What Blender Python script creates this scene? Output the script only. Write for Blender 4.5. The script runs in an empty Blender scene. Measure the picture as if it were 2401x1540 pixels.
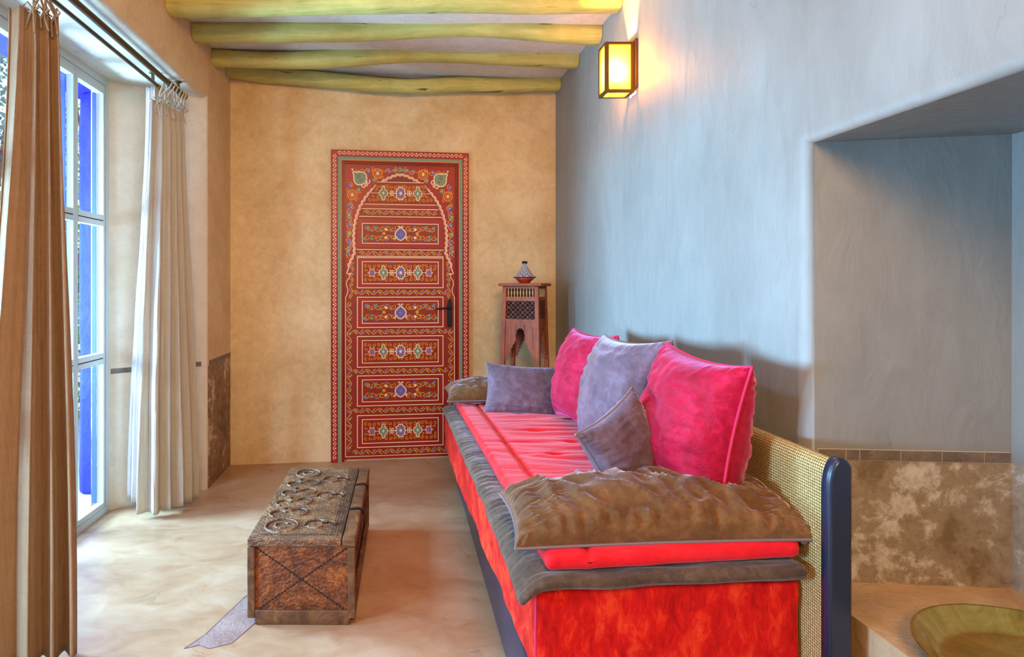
import bpy, bmesh, math, random
from mathutils import Vector, Matrix, noise
PI = math.pi
R = math.radians
sc = bpy.context.scene
COL = sc.collection

# ------------------------------------------------------------------ camera
CAMZ = 1.25
FPX = 1378.0
cam_d = bpy.data.cameras.new('camera')
cam = bpy.data.objects.new('camera', cam_d); COL.objects.link(cam)
cam.location = (0, 0, CAMZ); cam.rotation_euler = (PI/2, 0, 0)
cam_d.sensor_width = 36; cam_d.sensor_fit = 'HORIZONTAL'
cam_d.lens = FPX/2401*36
cam_d.shift_x = (1200.5-940)/2401
cam_d.shift_y = (668-770)/2401
cam_d.clip_start = 0.02; cam_d.clip_end = 200
sc.camera = cam
sc.view_settings.view_transform = 'Standard'
sc.view_settings.look = 'None'
sc.view_settings.gamma = 1
sc.view_settings.use_curve_mapping = False
sc.view_settings.exposure = 0.1
sc.cycles.max_bounces = 4; sc.cycles.diffuse_bounces = 3; sc.cycles.glossy_bounces = 2; sc.cycles.transmission_bounces = 4
sc.cycles.transparent_max_bounces = 10; sc.cycles.caustics_reflective = False; sc.cycles.caustics_refractive = False

# ------------------------------------------------------------------ sky, sun, area lights
w = bpy.data.worlds.new('sky'); sc.world = w; w.use_nodes = True
bg = w.node_tree.nodes['Background']
tc = w.node_tree.nodes.new('ShaderNodeTexCoord'); sep = w.node_tree.nodes.new('ShaderNodeSeparateXYZ')
rmp = w.node_tree.nodes.new('ShaderNodeValToRGB')
w.node_tree.links.new(tc.outputs['Generated'], sep.inputs[0]); w.node_tree.links.new(sep.outputs['Z'], rmp.inputs[0])
w.node_tree.links.new(rmp.outputs[0], bg.inputs['Color'])
rmp.color_ramp.elements[0].color = (0.72, 0.84, 1.0, 1); rmp.color_ramp.elements[1].color = (0.16, 0.34, 0.95, 1)
rmp.color_ramp.elements[1].position = 0.7
bg.inputs['Strength'].default_value = 2.0

def area(name, loc, target, sx, sy, power, color, spread=180):
    d = bpy.data.lights.new(name, 'AREA'); d.shape = 'RECTANGLE'; d.size = sx; d.size_y = sy
    d.energy = power; d.color = color; d.spread = R(spread)
    o = bpy.data.objects.new(name, d); COL.objects.link(o); o.location = loc
    o.rotation_euler = (Vector(target)-Vector(loc)).to_track_quat('-Z', 'Y').to_euler()
    return o
sd = bpy.data.lights.new('sun', 'SUN'); sd.energy = 4.0; sd.color = (1, .93, .8); sd.angle = R(1)
so = bpy.data.objects.new('sun', sd); COL.objects.link(so)
so.rotation_euler = Vector((-0.75, 0.35, -1.0)).to_track_quat('-Z', 'Y').to_euler()
area('courtyard_daylight', (-3.1, 2.75, 1.12), (0, 2.85, 1.0), 0.8, 0.6, 215, (0.31, 0.65, 1.0), 120)
area('courtyard_daylight_near', (-3.1, 0.1, 1.12), (1.1, 1.6, 1.1), 0.6, 0.5, 130, (0.31, 0.63, 1.0), 120)
area('open_sky_daylight', (-3.1, 2.2, 3.1), (-0.6, 2.3, 0.0), 2.4, 1.0, 135, (0.30, 0.64, 1.0), 110)
area('rear_warm_lamp', (0.2, -1.2, 2.3), (0.1, 3.6, 1.0), 0.9, 0.5, 54, (1.0, 0.57, 0.24), 160)
area('ceiling_warm_lamp', (0.1, 1.0, 2.66), (0.0, 2.2, 0.0), 0.6, 0.6, 15, (1.0, 0.50, 0.18), 170)

# ------------------------------------------------------------------ materials
def srgb(r, g, b):
    f = lambda c: (c/255/12.92) if c/255 <= .04045 else ((c/255+.055)/1.055)**2.4
    return (f(r), f(g), f(b), 1)
def mat(name):
    m = bpy.data.materials.new(name); m.use_nodes = True
    nt = m.node_tree; b = nt.nodes['Principled BSDF']
    return m, nt, b
def N(nt, typ, **kw):
    n = nt.nodes.new(typ)
    for k, v in kw.items():
        if k in n.inputs: n.inputs[k].default_value = v
        else: setattr(n, k, v)
    return n
def ramp(nt, fac, stops):
    r = nt.nodes.new('ShaderNodeValToRGB')
    while len(r.color_ramp.elements) < len(stops): r.color_ramp.elements.new(.5)
    for e, (p, c) in zip(r.color_ramp.elements, stops): e.position = p; e.color = c
    nt.links.new(fac, r.inputs[0]); return r.outputs[0]
def coords(nt, scale=(1, 1, 1), rot=(0, 0, 0)):
    t = nt.nodes.new('ShaderNodeTexCoord'); m = nt.nodes.new('ShaderNodeMapping')
    m.inputs['Scale'].default_value = scale; m.inputs['Rotation'].default_value = rot
    nt.links.new(t.outputs['Object'], m.inputs[0]); return m.outputs[0]
def nz(nt, vec, scale, detail=5, rough=.55, dist=0):
    n = N(nt, 'ShaderNodeTexNoise'); n.inputs['Scale'].default_value = scale
    n.inputs['Detail'].default_value = detail; n.inputs['Roughness'].default_value = rough
    n.inputs['Distortion'].default_value = dist
    nt.links.new(vec, n.inputs['Vector']); return n.outputs['Fac']
def mix(nt, fac, a, b, mode='MIX'):
    m = nt.nodes.new('ShaderNodeMix'); m.data_type = 'RGBA'; m.blend_type = mode
    for i, v in ((0, fac), (6, a), (7, b)):
        if hasattr(v, 'is_linked') or hasattr(v, 'links'): nt.links.new(v, m.inputs[i])
        else: m.inputs[i].default_value = v
    return m.outputs[2]
def math_(nt, op, a, b=None, clamp=False):
    m = nt.nodes.new('ShaderNodeMath'); m.operation = op; m.use_clamp = clamp
    for i, v in enumerate((a, b)):
        if v is None: continue
        if hasattr(v, 'links'): nt.links.new(v, m.inputs[i])
        else: m.inputs[i].default_value = v
    return m.outputs[0]
def bump(nt, b, h, strength=.3, dist=.01):
    n = nt.nodes.new('ShaderNodeBump'); n.inputs['Strength'].default_value = strength
    n.inputs['Distance'].default_value = dist
    nt.links.new(h, n.inputs['Height']); nt.links.new(n.outputs[0], b.inputs['Normal'])
def flat(name, c, rough=.6, metal=0, spec=.5):
    m, nt, b = mat(name); b.inputs['Base Color'].default_value = c
    b.inputs['Roughness'].default_value = rough; b.inputs['Metallic'].default_value = metal
    b.inputs['Specular IOR Level'].default_value = spec
    return m

def plaster(name, c1, c2, scale=2.2, worn=None, rough=.62, crack=.35, stretch=(1, 1, 1)):
    m, nt, b = mat(name); v = coords(nt, stretch)
    n1 = nz(nt, v, scale, 6, .62, .4); n2 = nz(nt, v, scale*7, 4, .6, .8)
    f = math_(nt, 'ADD', math_(nt, 'MULTIPLY', n1, .65), math_(nt, 'MULTIPLY', n2, .35))
    col = ramp(nt, f, [(.36, c1), (.62, c2)])
    # hairline cracks
    vo = N(nt, 'ShaderNodeTexVoronoi'); vo.feature = 'DISTANCE_TO_EDGE'; vo.inputs['Scale'].default_value = 3.2
    wv = nt.nodes.new('ShaderNodeVectorMath'); wv.operation = 'ADD'
    nc = N(nt, 'ShaderNodeTexNoise'); nc.inputs['Scale'].default_value = 5; nc.inputs['Detail'].default_value = 6
    nt.links.new(v, nc.inputs['Vector'])
    sc_ = nt.nodes.new('ShaderNodeVectorMath'); sc_.operation = 'SCALE'; sc_.inputs['Scale'].default_value = .45
    nt.links.new(nc.outputs['Color'], sc_.inputs[0]); nt.links.new(sc_.outputs[0], wv.inputs[0]); nt.links.new(v, wv.inputs[1])
    nt.links.new(wv.outputs[0], vo.inputs['Vector'])
    cr = ramp(nt, vo.outputs['Distance'], [(0, (1, 1, 1, 1)), (.007, (0, 0, 0, 1))])
    gate = ramp(nt, nz(nt, v, 1.7, 3), [(.55, (0, 0, 0, 1)), (.62, (1, 1, 1, 1))])
    cf = math_(nt, 'MULTIPLY', math_(nt, 'MULTIPLY', cr, gate), crack)
    col = mix(nt, cf, col, (c1[0]*.25, c1[1]*.23, c1[2]*.2, 1))
    if worn:
        w1, w2, w3, zt = worn
        g = nt.nodes.new('ShaderNodeNewGeometry'); s = nt.nodes.new('ShaderNodeSeparateXYZ')
        nt.links.new(g.outputs['Position'], s.inputs[0])
        below = math_(nt, 'LESS_THAN', s.outputs['Z'], zt)
        cc = coords(nt)
        wn = ramp(nt, math_(nt, 'ADD', math_(nt, 'MULTIPLY', nz(nt, cc, 3.5, 9, .6, .5), .55), math_(nt, 'MULTIPLY', nz(nt, cc, 16, 8, .7, .3), .45)), [(.40, w1), (.47, w2), (.51, w2), (.56, w3)])
        wn = mix(nt, ramp(nt, nz(nt, cc, 45, 6, .7), [(.42, (0, 0, 0, 1)), (.7, (.6, .6, .6, 1))]), wn, w1)
        col = mix(nt, below, col, wn)
    nt.links.new(col, b.inputs['Base Color']); b.inputs['Roughness'].default_value = rough
    h = math_(nt, 'ADD', math_(nt, 'MULTIPLY', n2, .5), n1)
    bump(nt, b, h, .32, .02)
    return m

def wood(name, c1, c2, scale=(1, 14, 14), rough=.55, bs=.4, cracks=0.0):
    m, nt, b = mat(name); v = coords(nt, scale)
    n1 = nz(nt, v, 3, 8, .65, 1.2); n2 = nz(nt, coords(nt), 9, 5, .6)
    f = math_(nt, 'ADD', math_(nt, 'MULTIPLY', n1, .6), math_(nt, 'MULTIPLY', n2, .4))
    col = ramp(nt, f, [(.36, c1), (.62, c2)])
    if cracks:
        cr = ramp(nt, nz(nt, v, 2.1, 4, .5, 2.0), [(.30, (1, 1, 1, 1)), (.345, (0, 0, 0, 1))])
        col = mix(nt, math_(nt, 'MULTIPLY', cr, cracks), col, (c1[0]*.2, c1[1]*.15, c1[2]*.1, 1))
    nt.links.new(col, b.inputs['Base Color']); b.inputs['Roughness'].default_value = rough
    bump(nt, b, f, bs, .01)
    return m

def velvet(name, c1, c2, c3, scale=5, stretch=(1, 1, 1), sheen=.5, tint=(1, 1, 1, 1), rough=.75, rot=(0, 0, 0), lo=.36, hi=.64):
    m, nt, b = mat(name); v = coords(nt, stretch, rot)
    n1 = nz(nt, v, scale, 9, .72, .7); n2 = nz(nt, v, scale*6, 6, .65, .6)
    f = math_(nt, 'ADD', math_(nt, 'MULTIPLY', n1, .6), math_(nt, 'MULTIPLY', n2, .4))
    col = ramp(nt, f, [(lo, c1), (.50, c2), (hi, c3)])
    nt.links.new(col, b.inputs['Base Color']); b.inputs['Roughness'].default_value = rough
    b.inputs['Sheen Weight'].default_value = sheen; b.inputs['Sheen Roughness'].default_value = .35
    b.inputs['Sheen Tint'].default_value = tint
    b.inputs['Specular IOR Level'].default_value = .2
    bump(nt, b, math_(nt, 'ADD', f, math_(nt, 'MULTIPLY', nz(nt, coords(nt), 260, 2), .12)), .5, .016)
    return m

def linen(name, c1, c2, trans=.25):
    m, nt, b = mat(name); v = coords(nt)
    t1 = nz(nt, coords(nt, (160, 160, 5)), 1, 4, .7); t2 = nz(nt, coords(nt, (9, 9, 330)), 1, 3)
    f = math_(nt, 'ADD', math_(nt, 'MULTIPLY', t1, .7), math_(nt, 'MULTIPLY', t2, .3))
    col = ramp(nt, f, [(.34, c1), (.66, c2)])
    nt.links.new(col, b.inputs['Base Color']); b.inputs['Roughness'].default_value = .9
    b.inputs['Specular IOR Level'].default_value = .1
    h = math_(nt, 'ADD', math_(nt, 'MULTIPLY', f, .12), nz(nt, coords(nt, (1, 1, .4)), 9, 5, .6, 1.5))
    bump(nt, b, h, .4, .015)
    tr = nt.nodes.new('ShaderNodeBsdfTranslucent'); nt.links.new(col, tr.inputs['Color'])
    mx = nt.nodes.new('ShaderNodeMixShader'); mx.inputs[0].default_value = trans
    out = nt.nodes['Material Output']
    nt.links.new(b.outputs[0], mx.inputs[1]); nt.links.new(tr.outputs[0], mx.inputs[2]); nt.links.new(mx.outputs[0], out.inputs[0])
    return m

M = {}
WORN = (srgb(112, 82, 58), srgb(150, 126, 98), srgb(208, 202, 190), .756)
M['wall_sand'] = plaster('sand lime plaster', srgb(208, 178, 126), srgb(236, 212, 164), 2.6, None, .5)
M['wall_left'] = plaster('ochre lime plaster', srgb(204, 170, 124), srgb(226, 200, 158), 2.0,
                         (srgb(104, 76, 52), srgb(150, 116, 84), srgb(216, 194, 160), .756), .6)
M['wall_right'] = plaster('lime plaster with daylight tint', srgb(132, 131, 125), srgb(148, 147, 141), 1.5, (srgb(124, 104, 80), srgb(158, 144, 122), srgb(208, 204, 198), .756), .55, .5, (1, 1.6, .55))  # same plaster as the other walls; cool window light painted in as grey
M['ceiling'] = plaster('white ceiling plaster', srgb(214, 198, 180), srgb(236, 226, 212), 2.5, None, .7, .1)
M['reveal'] = plaster('window lit reveal plaster', srgb(206, 192, 166), srgb(222, 210, 188), 2.5, None, .6, .5)  # the ochre wall plaster, painted paler to stand in for window light
M['ledge'] = plaster('ledge plaster', srgb(186, 146, 104), srgb(214, 184, 146), 3.4, None, .45, .6)
M['beam'] = wood('green painted beam', srgb(176, 170, 90), srgb(210, 202, 116), (.8, 9, 9), .6, .6, .9)
M['wax_blue'] = flat('dark blue lacquered wood', srgb(34, 42, 62), .3)
M['velvet_red'] = velvet('crimson velvet', srgb(168, 4, 6), srgb(214, 20, 14), srgb(244, 70, 34), 3.2, (2.2, 1, 1), .3, (1, .3, .25, 1), .75, (0, R(40), 0), .38, .62)
M['velvet_quilt'] = velvet('red quilt velvet', srgb(206, 14, 30), srgb(228, 26, 40), srgb(240, 52, 60), 3, (.6, 2.6, 1), .5, (1, .5, .55, 1), .6)
M['velvet_magenta'] = velvet('magenta red velvet', srgb(136, 0, 34), srgb(172, 2, 46), srgb(206, 24, 74), 6, (1, 1, 1), .8, (1, .40, .85, 1), .6)
M['velvet_grey'] = velvet('taupe grey velvet', srgb(82, 62, 70), srgb(102, 80, 92), srgb(126, 104, 120), 5, (1, 1, 1), 1.0, (.76, .72, 1, 1), .6)
M['velvet_brown'] = velvet('brown velvet', srgb(84, 54, 26), srgb(106, 72, 38), srgb(134, 94, 54), 5, (1, 1.3, 1.3), .9, (.85, .8, .98, 1), .6, (0, 0, R(30)))
M['velvet_taupe'] = velvet('brown border velvet', srgb(66, 50, 40), srgb(86, 68, 54), srgb(112, 92, 74), 8, (1, 1, 1), .5, (.8, .78, .85, 1))
M['piping_pink'] = flat('pink piping', srgb(206, 40, 90), .8)
M['piping_grey'] = flat('grey piping', srgb(120, 104, 108), .8)
M['curtain_tan'] = linen('tan linen', srgb(152, 120, 90), srgb(172, 142, 110), .10)
M['curtain_pale'] = linen('pale linen', srgb(194, 184, 166), srgb(214, 206, 190), .2)
M['curtain_white'] = linen('white lining cloth', srgb(214, 210, 210), srgb(236, 232, 232), .3)
M['rod'] = flat('bronze rod', srgb(96, 84, 62), .35, .8)
M['brass'] = flat('brass', srgb(200, 150, 50), .25, 1)
M['iron'] = flat('black iron', srgb(44, 44, 50), .4, .7)
M['window_paint'] = flat('cream grey window paint', srgb(196, 200, 196), .45)
M['blue_paint'] = flat('bright blue frame paint', srgb(50, 84, 205), .5)
M['gap'] = flat('dark gap', srgb(50, 44, 40), .9)
M['tile'] = plaster('grey brown strip tile', srgb(96, 84, 72), srgb(132, 118, 104), 14, None, .5, .2)
M['joint'] = flat('pale joint', srgb(196, 190, 176), .9)

def m_blue():
    m, nt, b = mat('cobalt lime wash'); v = coords(nt)
    col = ramp(nt, nz(nt, v, 6, 8, .65, .5), [(.35, srgb(22, 26, 185)), (.65, srgb(36, 48, 222))])
    nt.links.new(col, b.inputs['Base Color']); b.inputs['Roughness'].default_value = .85
    bump(nt, b, nz(nt, v, 22, 6), .5, .02); return m
M['cobalt'] = m_blue()

def m_floor():
    m, nt, b = mat('polished tadelakt floor'); v = coords(nt, (1, 1.5, 1))
    n1 = nz(nt, v, 1.1, 8, .6, .6); n2 = nz(nt, v, 7, 7, .62, .9)
    f = math_(nt, 'ADD', math_(nt, 'MULTIPLY', n1, .6), math_(nt, 'MULTIPLY', n2, .4))
    col = ramp(nt, f, [(.36, srgb(158, 116, 84)), (.5, srgb(178, 140, 106)), (.64, srgb(192, 160, 130))])
    vo = N(nt, 'ShaderNodeTexVoronoi'); vo.feature = 'DISTANCE_TO_EDGE'; vo.inputs['Scale'].default_value = .9
    wv = nt.nodes.new('ShaderNodeVectorMath'); wv.operation = 'ADD'
    nc = N(nt, 'ShaderNodeTexNoise'); nc.inputs['Scale'].default_value = 2.5; nc.inputs['Detail'].default_value = 7
    nt.links.new(v, nc.inputs['Vector']); nt.links.new(nc.outputs['Color'], wv.inputs[0]); nt.links.new(v, wv.inputs[1])
    nt.links.new(wv.outputs[0], vo.inputs['Vector'])
    cr = ramp(nt, vo.outputs['Distance'], [(0, (1, 1, 1, 1)), (.006, (0, 0, 0, 1))])
    gate = ramp(nt, nz(nt, v, 1.9, 3), [(.52, (0, 0, 0, 1)), (.6, (1, 1, 1, 1))])
    cf = math_(nt, 'MULTIPLY', math_(nt, 'MULTIPLY', cr, gate), .5)
    col = mix(nt, cf, col, srgb(110, 84, 70))
    nt.links.new(col, b.inputs['Base Color'])
    rr = ramp(nt, n2, [(.3, (.26, .26, .26, 1)), (.7, (.46, .46, .46, 1))]); nt.links.new(rr, b.inputs['Roughness'])
    bump(nt, b, f, .18, .02); return m
M['floor'] = m_floor()
M['patch'] = plaster('repaired floor patch', srgb(140, 108, 98), srgb(172, 142, 132), 9, None, .5, .6)
M['patch_edge'] = flat('floor crack', srgb(120, 92, 82), .8)

def m_weave():
    m, nt, b = mat('woven gold cane'); t = nt.nodes.new('ShaderNodeTexCoord')
    sp = nt.nodes.new('ShaderNodeSeparateXYZ'); nt.links.new(t.outputs['UV'], sp.inputs[0])
    def line(o):
        fr = math_(nt, 'FRACT', o); a = math_(nt, 'ABSOLUTE', math_(nt, 'SUBTRACT', fr, .5))
        return a          # .5 at cell border
    a = math_(nt, 'MAXIMUM', line(sp.outputs[0]), line(sp.outputs[1]))
    cell = ramp(nt, a, [(.36, (0, 0, 0, 1)), (.44, (1, 1, 1, 1))])
    var = ramp(nt, nz(nt, t.outputs['UV'], 1.1, 1), [(.3, srgb(192, 160, 92)), (.7, srgb(232, 206, 140))])
    col = mix(nt, cell, var, srgb(64, 46, 16))
    nt.links.new(col, b.inputs['Base Color']); b.inputs['Roughness'].default_value = .45
    bump(nt, b, math_(nt, 'SUBTRACT', 1.0, cell), .5, .003); return m
M['weave'] = m_weave()

def m_chest(name, c1, c2, c3, chev=True):
    m, nt, b = mat(name); v = coords(nt)
    n1 = nz(nt, v, 12, 8, .7, 1.0)
    col = ramp(nt, n1, [(.34, c1), (.5, c2), (.68, c3)])
    h = n1
    if chev:
        w = N(nt, 'ShaderNodeTexWave'); w.wave_type = 'RINGS'; w.rings_direction = 'SPHERICAL'; w.inputs['Scale'].default_value = 26; w.inputs['Distortion'].default_value = 7
        w.inputs['Detail'].default_value = 3; w.inputs['Detail Scale'].default_value = 2.2
        nt.links.new(v, w.inputs['Vector'])
        col = mix(nt, math_(nt, 'MULTIPLY', ramp(nt, w.outputs['Fac'], [(.1, (1, 1, 1, 1)), (.4, (0, 0, 0, 1))]), .38), col, (c1[0]*.4, c1[1]*.4, c1[2]*.4, 1))
        h = math_(nt, 'ADD', math_(nt, 'MULTIPLY', w.outputs['Fac'], .8), n1)
    nt.links.new(col, b.inputs['Base Color']); b.inputs['Roughness'].default_value = .5
    bump(nt, b, h, .6, .006); return m
M['chest'] = m_chest('carved chest wood', srgb(72, 34, 14), srgb(128, 66, 26), srgb(176, 104, 46))
M['chest_lid'] = m_chest('carved lid wood', srgb(82, 54, 34), srgb(122, 86, 56), srgb(164, 122, 80))
M['chest_plain'] = m_chest('plain chest wood', srgb(66, 42, 26), srgb(104, 68, 40), srgb(140, 100, 62), False)
M['chest_dark'] = flat('carved groove', srgb(38, 22, 14), .8)
M['stand'] = wood('carved cedar', srgb(120, 52, 16), srgb(178, 92, 38), (8, 8, 1.5), .45, .3)
M['stand_dark'] = wood('dark lattice cedar', srgb(74, 34, 16), srgb(120, 60, 30), (8, 8, 3), .5, .3)
M['stand_shade'] = flat('dark shade fill', srgb(48, 30, 20), .7)
M['spindle'] = flat('pale turned wood', srgb(196, 160, 104), .5)
M['terracotta'] = flat('terracotta glaze', srgb(190, 62, 26), .3)

def m_tagine():
    m, nt, b = mat('blue and white glaze'); t = nt.nodes.new('ShaderNodeTexCoord')
    sp = nt.nodes.new('ShaderNodeSeparateXYZ'); nt.links.new(t.outputs['Object'], sp.inputs[0])
    at = math_(nt, 'ARCTAN2', sp.outputs['Y'], sp.outputs['X'])
    u = math_(nt, 'MULTIPLY', at, 10/(2*PI)); z = math_(nt, 'MULTIPLY', sp.outputs['Z'], 42)
    d1 = math_(nt, 'ABSOLUTE', math_(nt, 'SUBTRACT', math_(nt, 'FRACT', math_(nt, 'ADD', u, z)), .5))
    d2 = math_(nt, 'ABSOLUTE', math_(nt, 'SUBTRACT', math_(nt, 'FRACT', math_(nt, 'SUBTRACT', u, z)), .5))
    f = math_(nt, 'MINIMUM', d1, d2)
    col = ramp(nt, f, [(.07, srgb(228, 228, 232)), (.11, srgb(34, 40, 92)), (.3, srgb(34, 40, 92)), (.34, srgb(214, 216, 226))])
    nt.links.new(col, b.inputs['Base Color']); b.inputs['Roughness'].default_value = .15; return m
M['tagine'] = m_tagine()

def m_tray():
    m, nt, b = mat('hammered brass tray'); v = coords(nt)
    n1 = nz(nt, v, 7, 7, .7, 1)
    col = ramp(nt, n1, [(.33, srgb(170, 146, 70)), (.5, srgb(226, 184, 92)), (.66, srgb(250, 218, 128))])
    nt.links.new(col, b.inputs['Base Color']); b.inputs['Metallic'].default_value = 1
    rr = ramp(nt, n1, [(.35, (.42, .42, .42, 1)), (.65, (.22, .22, .22, 1))]); nt.links.new(rr, b.inputs['Roughness'])
    bump(nt, b, nz(nt, v, 60, 3), .15, .004); return m
M['tray'] = m_tray()

def m_frost():
    m, nt, b = mat('frosted amber glass')
    tr = nt.nodes.new('ShaderNodeBsdfTranslucent'); tr.inputs['Color'].default_value = (1, .80, .22, 1)
    tp = nt.nodes.new('ShaderNodeBsdfTransparent'); tp.inputs['Color'].default_value = (1, .74, .25, 1)
    b.inputs['Base Color'].default_value = (.9, .75, .4, 1); b.inputs['Roughness'].default_value = .3
    m1 = nt.nodes.new('ShaderNodeMixShader'); m1.inputs[0].default_value = .28
    nt.links.new(tr.outputs[0], m1.inputs[1]); nt.links.new(tp.outputs[0], m1.inputs[2])
    m2 = nt.nodes.new('ShaderNodeMixShader'); m2.inputs[0].default_value = .12
    nt.links.new(m1.outputs[0], m2.inputs[1]); nt.links.new(b.outputs[0], m2.inputs[2])
    nt.links.new(m2.outputs[0], nt.nodes['Material Output'].inputs[0]); return m
M['frost'] = m_frost()
M['sconce'] = flat('bronze sconce metal', srgb(120, 74, 26), .4, .5)
def m_glass():
    m, nt, b = mat('window glass')
    tp = nt.nodes.new('ShaderNodeBsdfTransparent'); gl = nt.nodes.new('ShaderNodeBsdfGlossy'); gl.inputs['Roughness'].default_value = .02
    m1 = nt.nodes.new('ShaderNodeMixShader'); m1.inputs[0].default_value = .07
    nt.links.new(tp.outputs[0], m1.inputs[1]); nt.links.new(gl.outputs[0], m1.inputs[2])
    nt.links.new(m1.outputs[0], nt.nodes['Material Output'].inputs[0]); return m
M['glass'] = m_glass()
def m_bulb():
    m, nt, b = mat('lit bulb'); b.inputs['Emission Color'].default_value = (1, .78, .4, 1); b.inputs['Emission Strength'].default_value = 14; return m
M['bulb'] = m_bulb()
def m_leaf(name, c1, c2):
    m, nt, b = mat(name); v = coords(nt)
    col = ramp(nt, nz(nt, v, 6, 3), [(.35, c1), (.65, c2)])
    nt.links.new(col, b.inputs['Base Color']); b.inputs['Roughness'].default_value = .5
    tr = nt.nodes.new('ShaderNodeBsdfTranslucent'); nt.links.new(col, tr.inputs['Color'])
    mx = nt.nodes.new('ShaderNodeMixShader'); mx.inputs[0].default_value = .4
    nt.links.new(b.outputs[0], mx.inputs[1]); nt.links.new(tr.outputs[0], mx.inputs[2]); nt.links.new(mx.outputs[0], nt.nodes['Material Output'].inputs[0])
    return m
M['leaf_green'] = m_leaf('garden leaf', srgb(70, 120, 30), srgb(150, 200, 60))
M['leaf_blue'] = m_leaf('blue green leaf', srgb(70, 110, 110), srgb(150, 180, 160))
M['bark'] = wood('bark', srgb(80, 60, 44), srgb(120, 94, 70))
M['terrace'] = plaster('terrace stone', srgb(190, 176, 160), srgb(216, 206, 194), 3)
# door paints
M['d_red'] = flat('door red', srgb(160, 24, 20), .4)
M['d_deep'] = flat('door deep red', srgb(120, 12, 16), .4)
M['d_ground'] = flat('ornament ground', srgb(146, 34, 12), .45)
M['d_cream'] = flat('cream ornament', srgb(250, 214, 166), .5)
M['d_orange'] = flat('orange ornament', srgb(240, 148, 24), .5)
M['d_blue'] = flat('lavender ornament', srgb(116, 108, 172), .5)
M['d_green'] = flat('sage ornament', srgb(120, 148, 120), .5)
M['d_pink'] = flat('pink ornament', srgb(250, 180, 150), .5)

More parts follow.
